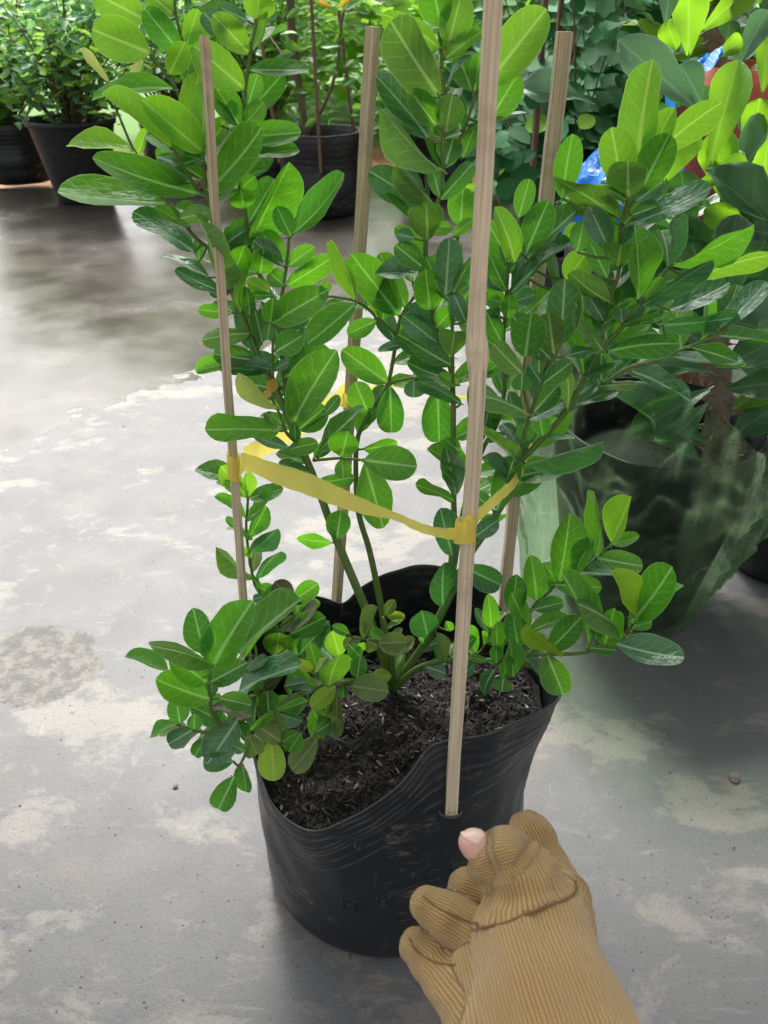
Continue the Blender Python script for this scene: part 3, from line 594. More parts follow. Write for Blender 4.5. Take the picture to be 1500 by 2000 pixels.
((450, 1150, .26667), '610 590 470 530 85 7 -1;610 610 695 505 34 3 -1;720 710 790 430 200 2 -1;800 500 740 285 165 2 0;770 710 600 860 140 7 -1;570 820 325 900 160 1 -1;600 870 700 1090 185 1 -1;365 1115 180 990 140 6 -1;300 1110 320 1405 205 7 -2;380 1120 500 1050 70 1 0;430 1190 520 1050 130 1 0;640 1090 500 1300 180 6 0;540 1170 450 1220 70 6 0;130 1060 200 1230 150 6 0;140 1040 300 880 80 1 0;90 1290 120 1475 125 0 0;30 1369 -94 1631 187 0 -1;20 1264 -206 1275 150 0 0;330 900 530 980 100 4 0;280 900 270 740 160 0 0;240 740 440 610 110 10 0;400 710 555 680 90 4 0;520 740 600 740 70 4 0;850 530 985 400 60 1 0;880 710 1150 750 205 6 -1;1180 640 1045 640 115 7 0;990 345 1085 135 90 6 -1;1060 300 1150 440 110 6 -1;1080 400 1295 390 170 6 0;1140 190 1280 210 80 7 0;1130 190 1200 85 90 6 0;1150 290 1240 235 42 1 0;1000 380 1050 470 90 6 0;870 330 750 270 80 1 0;930 650 950 510 130 0 0;780 780 790 1040 150 6 0;740 940 770 1090 90 6 0;860 400 960 510 110 0 0;820 690 830 790 80 0 0;105 1190 20 1150 90 0 0'),
((950, 950, .26667), '450 1240 560 1515 225 1 -1;525 700 630 220 245 1 0;650 640 740 400 140 1 -1;810 520 900 30 130 1 0;920 410 1070 75 190 2 -1;915 420 1130 380 100 1 -1;810 525 1135 590 165 1 0;670 635 1085 650 120 4 0;500 720 835 740 170 1 0;745 1160 690 660 115 1 -1;1090 960 975 635 135 7 -1;1060 1000 1410 590 270 9 0;1045 1075 1415 700 120 1 1;1010 1090 775 815 90 8 -1;865 1160 940 885 190 1 0;940 1150 1410 1290 215 4 -1;740 1180 955 1200 100 0 -1;460 1200 710 950 200 0 0;800 1120 830 950 110 1 1'),
]
LPROF = [(0, .03), (.06, .15), (.16, .30), (.32, .43), (.5, .495), (.66, .485), (.80, .425), (.90, .325), (.965, .20), (1.0, .03)]
def leaf_mesh(name, mat, bend, fold, wave, seed, prof=LPROF, cols=(-1, -.62, 0, .62, 1), petiole=True):
    rng = random.Random(seed); vs, fs = [], []
    tw = rng.uniform(-.10, .10); sk = rng.uniform(-.05, .05); asym = rng.uniform(-.05, .05)
    for y, h in prof:
        zc = bend*(y*y-.25*y)
        for c in cols:
            x = c*h*(1+asym*(1 if c > 0 else -1))+sk*math.sin(math.pi*y)
            z = zc+fold*abs(c)*h*1.1+wave*math.sin(y*7+c*1.5+seed)*abs(c)*h+tw*x*y
            vs.append((x, y+(.0 if abs(c) < .3 else .02*abs(c)*(y-.5)*0), z))
    nc = len(cols)
    for i in range(len(prof)-1):
        for k in range(nc-1):
            a = i*nc+k; fs.append((a, a+1, a+nc+1, a+nc))
    if petiole:
        b = len(vs)
        for y, z in ((-.07, -.012), (.05, -.004)):
            vs += [(-.022, y, z), (.022, y, z), (0, y, z-.02)]
        fs += [(b, b+1, b+4, b+3), (b+1, b+2, b+5, b+4), (b+2, b, b+3, b+5)]
    me = bpy.data.meshes.new(name); me.from_pydata(vs, [], fs); me.update()
    ri = [1.0 if (k % nc in (0, nc-1) or k >= (len(prof)-1)*nc) else 0.0 for k in range(len(prof)*nc)]+[0.0]*(len(vs)-len(prof)*nc)
    me.attributes.new('rim', 'FLOAT', 'POINT').data.foreach_set('value', ri)
    me.polygons.foreach_set('use_smooth', [True]*len(me.polygons)); me.materials.append(mat); return me
NVAR = 8
LMESH = {t: [leaf_mesh('leaf', m, (.08, -.14, .20, -.28, .03, -.07, .32, -.20)[k], (.18, .32, .12, .24, .42, .08, .22, .30)[k], (.06, .12, .05, .10, .07, .16, .10, .18)[k], k+1) for k in range(NVAR)] for t, m in LM.items()}

def place_leaf(name, me, base, tip, width, roll_sign, parent, origin, flip=False, app=None, view=None):
    d = tip-base; L = d.length; y = d.normalized()
    vdir = (ORG-(base+tip)*.5).normalized()
    n = (vdir-y*vdir.dot(y)).normalized()
    W = width
    if app is not None and app < W:
        r = math.acos(max(.12, min(1, app/W)))
        n1 = Matrix.Rotation(r, 3, y) @ n; n2 = Matrix.Rotation(-r, 3, y) @ n
        n = n1 if (n1.z > n2.z) == (roll_sign > 0) else n2
    if flip: n = -n
    x = y.cross(n).normalized()
    o = bpy.data.objects.new(name, me)
    M = Matrix((x, y, n)).transposed().to_4x4()
    o.matrix_world = Matrix.Translation(base-origin) @ M @ Matrix.Diagonal((W, L, L*.8, 1))
    COL.objects.link(o)
    loc, q, s = (Matrix.Translation(base-origin) @ M).decompose()
    o.parent = parent; o.location = loc; o.rotation_mode = 'QUATERNION'; o.rotation_quaternion = q; o.scale = (W, L, L*.8)
    return o

def cone_mesh(name, mat):
    vs = [(math.cos(a)*.5, math.sin(a)*.5, 0) for a in (0, 1.2566, 2.513, 3.77, 5.0265)]+[(.12, 0, .5), (-.06, .1, .5), (-.06, -.1, .5), (0, 0, 1)]
    vs = [(math.cos(k*1.2566)*.5, math.sin(k*1.2566)*.5, 0) for k in range(5)]+[(math.cos(k*1.2566)*.22+.03, math.sin(k*1.2566)*.22, .5) for k in range(5)]+[(.10, 0, 1)]
    fs = [(k, (k+1) % 5, 5+(k+1) % 5, 5+k) for k in range(5)]+[(5+k, 5+(k+1) % 5, 10) for k in range(5)]
    me = bpy.data.meshes.new(name); me.from_pydata(vs, [], fs); me.update(); me.materials.append(mat)
    me.polygons.foreach_set('use_smooth', [True]*len(me.polygons)); return me
def place_cone(name, me, p, d, L, r, parent, origin):
    o = bpy.data.objects.new(name, me); COL.objects.link(o); o.parent = parent
    o.location = p-origin; o.rotation_mode = 'QUATERNION'; o.rotation_quaternion = d.to_track_quat('Z', 'Y'); o.scale = (r*2, r*2, L); return o

ROOT = P(768, 1345, .677)
shrub = tag(empty('staked_shrub', ROOT), 'bushy green thorny shrub with glossy oval leaves, staked in the front bag', 'shrub')
rng = random.Random(11)
stems = {}
for key, s in STEMS.items():
    rows = [tuple(float(q) for q in r.split()) for r in s.split(';')]
    pts = [P(u, v, Y) for u, v, Y, r in rows]
    sp = catmull(pts, 5); rr = []
    for i in range(len(sp)):
        f = i/5; a = int(min(f, len(rows)-1)); b = min(a+1, len(rows)-1); t = f-a
        rr.append((rows[a][3]*(1-t)+rows[b][3]*t)*.001)
    stems[key] = dict(rows=rows, pts=sp, rad=rr, verts=[], faces=[], leaves=[])
    tube(stems[key]['verts'], stems[key]['faces'], [p-ROOT for p in sp], rr, 8)
def project(p):
    q = p-ORG; dep = q.y*CP-q.z*SP
    return 750+FPX*q.x/dep, 1000-FPX*(q.y*SP+q.z*CP)/dep
SAMP = [(project(p), p, key) for key, st in stems.items() for p in st['pts']]
THORN = cone_mesh('thorn', THORNM)
nleaf = 0
thorns = []
for (ox, oy, sc), data in LEAVES:
    for rec in data.split(';'):
        bx, by, tx, ty, wd, tone, lean = [float(q) for q in rec.split()]
        u0, v0, u1, v1, wp = ox+bx*sc, oy+by*sc, ox+tx*sc, oy+ty*sc, wd*sc
        (su, sv), spt, key = min(SAMP, key=lambda s: (s[0][0]-u0)**2+(s[0][1]-v0)**2)
        Y = spt.y-.003
        base = P(u0, v0, Y)
        dep = (base-ORG).dot(Vector((0, CP, -SP)))
        Lp = math.hypot(u1-u0, v1-v0)*dep/FPX; app = wp*dep/FPX
        shift = {-2: -.75, -1: -.30, 0: 0.0, 1: .35}[int(lean)]*max(Lp, app*1.3)
        dirn = (P(u1, v1, Y)-ORG).normalized()
        tip = P(u1, v1, Y+shift*.8+rng.uniform(-.08, .08)*Lp)
        L = (tip-base).length
        ratio = rng.uniform(.44, .54)
        W = max(app, ratio*L) if app/L < .75 else app
        tone = int(tone)
        st = stems[key]
        dist = math.hypot(su-u0, sv-v0)
        if dist > 3:                                             # short twig from the stem to the leaf
            mid = spt.lerp(base, .5)+Vector((0, 0, -.08*(base-spt).length))
            tube(st['verts'], st['faces'], [p-ROOT for p in catmull([spt, mid, base], 3)], [.0012]*7, 5)
        st['leaves'].append((LMESH[tone][rng.randrange(NVAR)], base, tip, W, app, 1 if rng.random() < .7 else -1, tone == 8))
        if rng.random() < .22: thorns.append((key, base))
        nleaf += 1
infill = {}
irng = random.Random(23)
for key in ('A', 'B', 'C', 'C2', 'D', 'D2', 'D3', 'D4', 'E', 'E2', 'F', 'F3', 'F2', 'A1', 'A4', 'J2', 'J', 'J3', 'H', 'H2', 'H3', 'H4', 'H5', 'H6', 'G', 'I', 'I2'):
    pts = stems[key]['pts']; n = len(pts); acc = 0
    for i in range(1, n):
        u, v = project(pts[i])
        acc += (pts[i]-pts[i-1]).length
        if acc < (.017 if v < 1000 else .012) or v > 1480 or v < -20: continue
        if key in ('H', 'J') and i < 7: continue
        if key in ('A', 'C') and v > 860: continue
        if key in ('D', 'F', 'E') and v > 980: continue
        acc = 0; ax = (pts[i]-pts[i-1]).normalized(); ph = irng.uniform(0, 3.14)
        x = ax.orthogonal().normalized(); y = ax.cross(x)
        for q in (0, math.pi):
            if irng.random() < .48: continue
            d = (x*math.cos(ph+q)+y*math.sin(ph+q)+ax*irng.uniform(.2, .8)); d.y = abs(d.y)*.8; d.normalize()
            L = irng.uniform(.020, .032) if v > 1000 else irng.uniform(.036, .058); up = Vector((irng.uniform(-.7, .7), irng.uniform(-1, .1), 1)).normalized()
            xx = d.cross(up)
            if xx.length < .1: continue
            xx.normalize(); nn = xx.cross(d); W = L*irng.uniform(.46, .56)
            M = Matrix.Translation(pts[i]-ROOT+Vector((0, .002, 0))) @ Matrix((xx, d, nn)).transposed().to_4x4() @ Matrix.Diagonal((W, L, L*.8, 1))
            infill.setdefault((irng.choice((0, 0, 1, 1, 4) if v < 1000 else (0, 1, 1, 6, 6)), irng.randrange(NVAR)), []).append(M)
for key, st in stems.items():
    so = mesh_obj('stem', st['verts'], st['faces'], BRSTEM if key in () else STEMM, shrub)
    st['obj'] = so
    for me, base, tip, W, app, sg, fl in st['leaves']:
        place_leaf('leaf', me, base, tip, W, sg, so, ROOT, fl, app)
for key, p in thorns:
    d = Vector((rng.uniform(-1, 1), rng.uniform(-1, .3), rng.uniform(-.3, .7))).normalized()
    place_cone('thorn', THORN, p, d, rng.uniform(.007, .014), .0009, stems[key]['obj'], ROOT)
# ------------------------------------------------------------------ young weed in the bag
wd_p = P(850, 1418, .565)
wd_p.z = soil_z(wd_p.x, wd_p.y)
weed = tag(empty('seedling', wd_p), 'tiny grey-green weed seedling growing in the soil beside the front stake', 'seedling')
wv, wf = [], []; tube(wv, wf, [Vector((0, 0, 0)), Vector((.001, 0, .012)), Vector((0, .001, .022))], [.0007]*3, 5); mesh_obj('stem', wv, wf, STEMM, weed)
WLM = leaf_mat('weed_leaf', (.10, .17, .10), (.15, .25, .1), (.2, .3, .2), .55, .3, vein=.4)
WL = leaf_mesh('leaf', WLM, .05, .15, .05, 3)
for k in range(9):
    a = k*2.4; b = wd_p+Vector((0, 0, .006+.002*k)); place_leaf('leaf', WL, b, b+Vector((math.cos(a)*.010, math.sin(a)*.010, .005)), .006, 1, weed, wd_p)

# ------------------------------------------------------------------ generic background pieces
def lathe(name, prof, mat, parent=None, seg=40, wob=0.0, seed=0, loc=(0, 0, 0)):
    vs, fs = [], []
    for i, (r, z) in enumerate(prof):
        for k in range(seg):
            a = 2*math.pi*k/seg
            rr = r*(1+wob*noise.noise(Vector((math.cos(a)*1.6+seed, math.sin(a)*1.6, z*5))))
            vs.append((rr*math.cos(a)+loc[0], rr*math.sin(a)+loc[1], z+loc[2]))
    for i in range(len(prof)-1):
        for k in range(seg):
            a, b = i*seg+k, i*seg+(k+1) % seg; fs.append((a, b, b+seg, a+seg))
    fs.append(tuple(range(seg))[::-1])
    return mesh_obj(name, vs, fs, mat, parent)
def back_bag(x, y, r, h, label, seed, ridges=True):
    e = tag(empty('grow_bag', (x, y, 0)), label, 'grow bag', 'black grow bags')
    prof = [(r*.88, .002), (r*.96, .02), (r, .06)]
    n = 30
    for i in range(n+1):
        z = .08+(h-.08)*i/n; rr = r*(1+.04*math.sin(i*.3))
        if ridges and z > h*.55: rr += .0035*(1 if i % 3 == 0 else 0)
        prof.append((rr, z))
    prof += [(r*.985, h), (r*.97, h*.85), (r*.96, h*.72)]
    lathe('bag_wall', prof, BAGM, e, 40, .06, seed)
    sp = [(r*.95, h*.74), (r*.5, h*.77), (.001, h*.78)]
    lathe('soil', sp, SOILM, e, 24, .02, seed)
    return e
def mk_leaf(name, mat, bend, fold, seed, prof):
    return leaf_mesh(name, mat, bend, fold, .05, seed, prof, (-1, 0, 1), False)
ROUND = [(0, .08), (.15, .34), (.4, .5), (.65, .46), (.88, .27), (1, .02)]
LANCE = [(0, .06), (.18, .35), (.4, .5), (.65, .38), (.85, .18), (1, .01)]
def bg_mat(name, col, trans, rough=.45, tf=.35, vary=.5):
    T = NT(name); oi = T.n('ShaderNodeObjectInfo'); g = T.n('ShaderNodeNewGeometry'); tc = T.n('ShaderNodeTexCoord')
    r = T.math('FRACT', T.math('ADD', oi.outputs['Random'], g.outputs['Random Per Island']))
    hsv = T.n('ShaderNodeHueSaturation'); hsv.inputs['Color'].default_value = (*col, 1)
    T.val(hsv.inputs['Hue'], T.math('MULTIPLY_ADD', r, .04, .48)); T.val(hsv.inputs['Value'], T.math('MULTIPLY_ADD', r, vary*2, 1-vary))
    T.l(hsv.outputs[0], T.b.inputs['Base Color']); T.b.inputs['Roughness'].default_value = rough; T.b.inputs['Specular IOR Level'].default_value = .22
    tr = T.n('ShaderNodeBsdfTranslucent'); tr.inputs[0].default_value = (*trans, 1)
    mx = T.n('ShaderNodeMixShader'); mx.inputs[0].default_value = tf
    T.l(T.b.outputs[0], mx.inputs[1]); T.l(tr.outputs[0], mx.inputs[2]); T.l(mx.outputs[0], T.out.inputs[0]); return T.m
BLUEG = bg_mat('leaf_blue_green', (.11, .26, .13), (.22, .52, .14))
BRIGHT = bg_mat('leaf_bright', (.27, .52, .07), (.50, .85, .09))
BMID = bg_mat('leaf_background', (.085, .22, .05), (.24, .54, .06))
BDARK = bg_mat('leaf_round_dark', (.026, .125, .042), (.05, .26, .04), .7, .22)
def foliage_mesh(name, items, me, parent):
    """many small leaves joined in one mesh; items are 4x4 matrices"""
    src = np.array([v.co[:] for v in me.vertices]); fc = [tuple(p.vertices) for p in me.polygons]
    V = []; F = []
    for M in items:
        A = np.array(M); b = len(V)*len(src); V.append(src @ A[:3, :3].T+A[:3, 3]); F += [tuple(i+b for i in f) for f in fc]
    if not V: return None
    m2 = bpy.data.meshes.new(name); m2.from_pydata(np.concatenate(V).tolist(), [], F); m2.update(); m2.materials.append(me.materials[0])
    m2.polygons.foreach_set('use_smooth', [True]*len(m2.polygons))
    o = link(bpy.data.objects.new(name, m2), parent); o['kind'] = 'stuff'; return o
for (tone, k), Ms in infill.items():
    tone_me = LMESH[tone][k]
    src = np.array([v.co[:] for v in tone_me.vertices])
    fo_ = foliage_mesh('foliage', Ms, tone_me, shrub)
    # keep each leaf's own coordinates so that its veins stay in place
    at_ = fo_.data.attributes.new('leafco', 'FLOAT_VECTOR', 'POINT'); at_.data.foreach_set('vector', np.tile(src, (len(Ms), 1)).astype(np.float32).ravel())
    LMI = LM[tone].name+'_inner'
    m_ = bpy.data.materials.get(LMI)
    if not m_:
        m_ = LM[tone].copy(); m_.name = LMI; t_ = m_.node_tree
        an = t_.nodes.new('ShaderNodeAttribute'); an.attribute_name = 'leafco'
        for nd in [n for n in t_.nodes if n.type == 'TEX_COORD']:
            for l_ in list(nd.outputs['Object'].links): t_.links.new(an.outputs['Vector'], l_.to_socket)
    fo_.data.materials.clear(); fo_.data.materials.append(m_)
def shrub_plant(name, base, label, cat, crown, rad, nbr, nl, size, meshes, mat_stem, seed, group=None, singles=120, droop=.2, ratio=.55, cluster=1, stem_r=.006, parts=True):
    """crown: centre; rad: radii; branches reach into the crown, leaves sit along their outer part"""
    rng = random.Random(seed); base = Vector(base); crown = Vector(crown)
    e = tag(empty(name, base), label, cat, group)
    vs, fs = [], []; mats = []
    for b in range(nbr):
        while True:
            q = Vector((rng.uniform(-1, 1), rng.uniform(-1, 1), rng.uniform(-1, 1)))
            if .25 < q.length < 1: break
        end = crown+Vector((q.x*rad[0], q.y*rad[1], q.z*rad[2]))
        m1 = base.lerp(end, .35)+Vector((rng.uniform(-.1, .1)*rad[0], rng.uniform(-.1, .1)*rad[1], .12*(end-base).length))
        m2 = base.lerp(end, .72)+Vector((0, 0, .12*(end-base).length))
        cv = catmull([base, m1, m2, end], 5)
        tube(vs, fs, [p-base for p in cv], [stem_r*(1-.8*i/len(cv)) for i in range(len(cv))], 5, False)
        for k in range(nl):
            t = rng.uniform(.30, 1.0)**.8; i = min(int(t*(len(cv)-1)), len(cv)-2); p = cv[i].lerp(cv[i+1], t*(len(cv)-1)-i)
            for c in range(cluster):
                a = rng.uniform(0, 6.283); d = Vector((math.cos(a), math.sin(a), rng.uniform(-.5, .6)-droop)).normalized()
                L = size*rng.uniform(.65, 1.25); pp = p+d*size*.35+Vector((rng.gauss(0, 1), rng.gauss(0, 1), rng.gauss(0, 1)))*size*.7
                nrm = Vector((rng.uniform(-.7, .7), rng.uniform(-1.2, .4), 1)).normalized(); x = d.cross(nrm)
                if x.length < .05: continue
                x.normalize(); n = x.cross(d)
                M = Matrix((x, d, n)).transposed().to_4x4(); M = Matrix.Translation(pp-base) @ M @ Matrix.Diagonal((L*ratio, L, L, 1))
                mats.append((M, rng.randrange(len(meshes))))
    mesh_obj('stem', vs, fs, mat_stem, e)
    mats.sort(key=lambda m: (m[0].translation+base).y)
    near, rest = mats[:singles], mats[singles:]
    for M, k in near:
        o = bpy.data.objects.new('leaf', meshes[k]); COL.objects.link(o); o.parent = e
        l, q, s = M.decompose(); o.location = l; o.rotation_mode = 'QUATERNION'; o.rotation_quaternion = q; o.scale = s
    for k, me in enumerate(meshes):
        foliage_mesh('foliage', [M for M, kk in rest if kk == k], me, e)
    return e
lm = {}
for key, mat, pr in (('blue', BLUEG, LANCE), ('bright', BRIGHT, LANCE), ('mid', BMID, LANCE), ('round', BDARK, ROUND), ('brightround', BRIGHT, ROUND)):
    lm[key] = [mk_leaf('leaf', mat, b, f, s, pr) for b, f, s in ((.12, .15, 1), (-.15, .25, 2))]

# ------------------------------------------------------------------ left: tapered pot with bushy plant, rows behind
LP = G(150, 402); LP = Vector((LP.x, LP.y+.14, 0))
pot = tag(empty('nursery_pot', LP), 'tapered black plastic pot standing on the wet floor at the left', 'pot')
lathe('pot_wall', [(.125, .002), (.13, .01), (.175, .22), (.200, .345), (.203, .35), (.212, .352), (.214, .375), (.204, .378), (.196, .365), (.185, .30), (.18, .28)], POTM, pot, 56)
lathe('soil', [(.183, .285), (.1, .29), (.001, .295)], SOILM, pot, 24)
shrub_plant('potted_bush', LP+Vector((0, 0, .27)), 'bushy plant with small blue-green leaves growing in the tapered left pot', 'bush', LP+Vector((.08, .05, .70)), (.50, .40, .36), 70, 22, .060, lm['blue']+lm['bright'][:1], BRSTEM, 3, 'potted plants along the back', 260)
for i, (x, y, r, lab, lab2, key, cz, rz, sd) in enumerate((
   (-2.02, 4.85, .19, 'dark grow bag at the far left edge behind the tapered pot', 'leafy plant in the bag at the far left edge', 'mid', .80, .40, 21),
   (-1.18, 5.05, .18, 'dark grow bag behind the tapered pot', 'blue-green leafy plant rising behind the tapered pot', 'blue', .85, .42, 22),
   (-.62, 4.75, .17, 'dark grow bag left of the ridged bag, in the back row', 'leafy plant in the back row left of the brown stems', 'mid', .85, .40, 23),
   (.28, 4.55, .18, 'dark grow bag right of the ridged bag, in the back row', 'leafy plant behind the rear bamboo stake', 'mid', .60, .26, 24),
   (.95, 4.30, .19, 'dark grow bag in shade behind the round-leaved plant', 'dark leafy plant behind the round-leaved plant', 'mid', .95, .50, 25),
   (1.75, 3.70, .19, 'dark grow bag in the back row at the far right', 'leafy plant in the back row at the far right', 'mid', .95, .50, 26))):
    back_bag(x, y, r, .30, lab, sd)
    shrub_plant('potted_bush', (x, y, .22), lab2, 'bush', (x, y, cz-.06), (.46, .40, rz), 46, 20, .075, lm[key]+lm['bright'][:1 if i < 3 else 0], BRSTEM, sd, 'potted plants along the back', 150)

# ------------------------------------------------------------------ centre: ridged bag with woody stems and brown stakes
CB = G(625, 432); CB = Vector((CB.x, CB.y+.19, 0))
back_bag(CB.x, CB.y, .185, .36, 'ridged black grow bag with brown stems and stakes, behind the staked shrub', 31)
tree = tag(empty('young_tree', CB+Vector((-.03, 0, .27))), 'young tree with two bare brown stems in the ridged bag', 'tree', 'potted plants along the back')
vs, fs = [], []; o0 = tree.location.copy(); yy = CB.y
def tpath(px): return [P(u, v, yy+dy) for u, v, dy in px]
for px, r0 in (([(602, 300, 0), (594, 230, 0), (577, 150, 0), (568, 70, 0), (562, -40, 0), (555, -200, .1)], .017), ([(600, 290, 0), (590, 210, .02), (582, 120, .03), (572, 20, .03), (574, -120, .05)], .011), ([(603, 260, -.02), (640, 190, -.05), (660, 120, -.05), (668, 40, -.04), (690, -60, 0)], .009), ([(577, 150, 0), (540, 90, .1), (500, 40, .2)], .006)):
    cv = catmull(tpath(px), 5); tube(vs, fs, [p-o0 for p in cv], [r0*(1-.45*i/len(cv)) for i in range(len(cv))], 8)
mesh_obj('trunk', vs, fs, BRSTEM, tree)
TL = [leaf_mesh('leaf', bg_mat('tree_leaf_%d' % k, c, t, .4, .4, .35), b, .2, .08, k, LANCE, (-1, -.5, 0, .5, 1), False) for k, (c, t, b) in enumerate((((.06, .16, .05), (.18, .42, .06), .15), ((.09, .22, .04), (.26, .55, .05), -.2)))]
rng = random.Random(77)
for k in range(230):
    u = rng.gauss(610, 70); v = rng.uniform(-190, 255) if k % 3 else rng.uniform(-60, 150)
    if not 470 < u < 770: continue
    b = P(u, v, yy+rng.uniform(-.22, .45)); a = rng.uniform(0, 6.283); d = Vector((math.cos(a), math.sin(a)*.8, rng.uniform(-.7, .3))).normalized(); L = rng.uniform(.05, .085)
    place_leaf('leaf', TL[k % 2], b, b+d*L, L*.5, 1, tree, o0, False, L*.5*rng.uniform(.3, 1))
YLW = bg_mat('yellow_leaf', (.5, .30, .03), (.7, .45, .04))
yme = mk_leaf('leaf', YLW, .1, .2, 2, LANCE)
for u0, v0, u1, v1 in ((620, 2, 652, 16), (660, 14, 690, -6)):
    b, t = P(u0, v0, yy-.1), P(u1, v1, yy-.1); place_leaf('leaf', yme, b, t, (t-b).length*.3, 1, tree, o0)
for (u0, v0, u1, v1, dy, lab) in ((546, 318, 505, 40, -.19, 'thin brown stake left of the bare tree stems'), (627, 338, 603, -80, -.20, 'thin brown stake in front of the bare tree stems'), (693, 280, 662, 20, .05, 'thin brown stake right of the bare tree stems')):
    stake(P(u0, v0, yy+dy), P(u1, v1, yy+dy), .016, .012, .3, STD, lab, seed=u0, group='brown stakes in the back row')

# ------------------------------------------------------------------ right of centre: dark round-leaved climber on stakes
RC = Vector((.56, 2.45, 0))
back_bag(RC.x, RC.y, .17, .28, 'black grow bag in deep shade under the round-leaved climber', 41)
climb = tag(empty('round_leaved_climber', RC+Vector((0, 0, .22))), 'dark climber with round leaflets on brown stakes, behind the right stake', 'climber', 'potted plants along the back')
vs, fs = [], []; o0 = climb.location.copy(); rng = random.Random(9); sing = 0; rest = []
for b in range(46):
    end = Vector((RC.x+rng.uniform(-.36, .42), RC.y+rng.uniform(-.30, .45), rng.uniform(.42, 1.35)))
    cv = catmull([o0, o0.lerp(end, .4)+Vector((rng.uniform(-.06, .06), rng.uniform(-.06, .06), .15)), end+Vector((0, 0, .06)), end+Vector((rng.uniform(-.08, .08), -.05, -.08))], 6)
    tube(vs, fs, [p-o0 for p in cv], [.0028*(1-.6*i/len(cv)) for i in range(len(cv))], 5, False)
    for k in range(15):
        p = cv[rng.randrange(5, len(cv))]+Vector((rng.gauss(0, .035), rng.gauss(0, .035)-.01, rng.gauss(0, .04)))
        a = rng.uniform(0, 6.283); out = Vector((math.cos(a), math.sin(a)*.6-.5, rng.uniform(-.3, .3))).normalized()
        up = Vector((rng.uniform(-.5, .5), rng.uniform(-1.1, -.2), 1)).normalized()
        s = rng.uniform(.044, .068)
        for q in (-1, 0, 1):                                      # leaflets in threes
            d = Matrix.Rotation(q*1.35, 3, up) @ (out-up*out.dot(up)).normalized()
            x = d.cross(up).normalized(); n = x.cross(d)
            L = s*(1.12 if q == 0 else 1); M = Matrix.Translation(p+d*.008-o0) @ Matrix((x, d, n)).transposed().to_4x4() @ Matrix.Diagonal((L*.82, L, L, 1))
            rest.append(M)
mesh_obj('stem', vs, fs, BRSTEM, climb)
rest.sort(key=lambda M: M.translation.y)
for i, M in enumerate(rest[:290]):
    o = bpy.data.objects.new('leaf', lm['round'][i % 2] if rng.random() > .06 else lm['brightround'][0]); COL.objects.link(o); o.parent = climb
    l, q, s = M.decompose(); o.location = l; o.rotation_mode = 'QUATERNION'; o.rotation_quaternion = q; o.scale = s
foliage_mesh('foliage', rest[290:], lm['round'][0], climb)
RST = stake_mat('red_brown_stake', (.12, .055, .035), (.25, .13, .085), (.06, .03, .02))
stake(P(1038, 372, 2.2), P(1070, -70, 2.2), .016, .013, .2, RST, 'reddish brown stake left of the right rear bamboo stake, in the climber', seed=3, group='brown stakes in the back row')
stake(P(1075, 300, 2.35), P(1100, -60, 2.35), .014, .012, .2, RST, 'reddish brown stake standing behind the top of the right bamboo stake', seed=4, group='brown stakes in the back row')

# ------------------------------------------------------------------ far greenery
def far_mass(name, label, x0, x1, y0, y1, z1, n, size, mesh, seed):
    rng = random.Random(seed); it = []
    for i in range(n):
        x = rng.uniform(x0, x1); y = rng.uniform(y0, y1)
        top = z1*(.6+.5*noise.noise(Vector((x*.7, y*.7, seed)))+.2*noise.noise(Vector((x*2.3, y*2.3, seed))))
        z = max(.0, top)*(rng.random()**.5); a = rng.uniform(0, 6.283); L = size*rng.uniform(.6, 1.4)
        d = Vector((math.cos(a), math.sin(a), rng.uniform(-.6, .6))).normalized(); up = Vector((rng.uniform(-.6, .6), rng.uniform(-1, .3), 1)).normalized()
        xx = d.cross(up).normalized(); n_ = xx.cross(d)
        it.append(Matrix.Translation((x, y, z)) @ Matrix((xx, d, n_)).transposed().to_4x4() @ Matrix.Diagonal((L*.6, L, L, 1)))
    o = foliage_mesh(name, it, mesh, None); tag(o, label, 'greenery', kind='stuff'); return o
far_mass('distant_greenery', 'bright green weeds and bushes in the open behind the plant rows', -1.3, 6, 6.6, 10, 1.5, 12000, .16, lm['bright'][0], 51)
far_mass('hedge', 'dense green hedge closing the view behind the back row', 0.45, 7, 5.3, 6.4, 1.5, 8000, .13, lm['mid'][0], 52)

for i, (x, y, hh, lab) in enumerate(((-1.15, 7.3, 4.6, 'added tall tree far behind the ridged bag, crown out of view, blocking the sky'), (1.6, 7.6, 4.6, 'added tall tree far behind the rear stakes, crown out of view, blocking the sky'), (3.9, 7.0, 4.6, 'added tall tree far behind the thorny plants, crown out of view, blocking the sky'), (6.2, 6.2, 4.6, 'added tall tree far off to the right, crown out of view, blocking the sky'))):  # added to keep sky out of the wet floor's reflection; crowns unseen
    shrub_plant('tree', (x, y, 0), lab, 'tree', (x, y, hh*.62), (1.5, 1.2, hh*.42), 60, 26, .24, lm['mid'], BRSTEM, 80+i, 'added trees blocking the sky', 0, stem_r=.05)

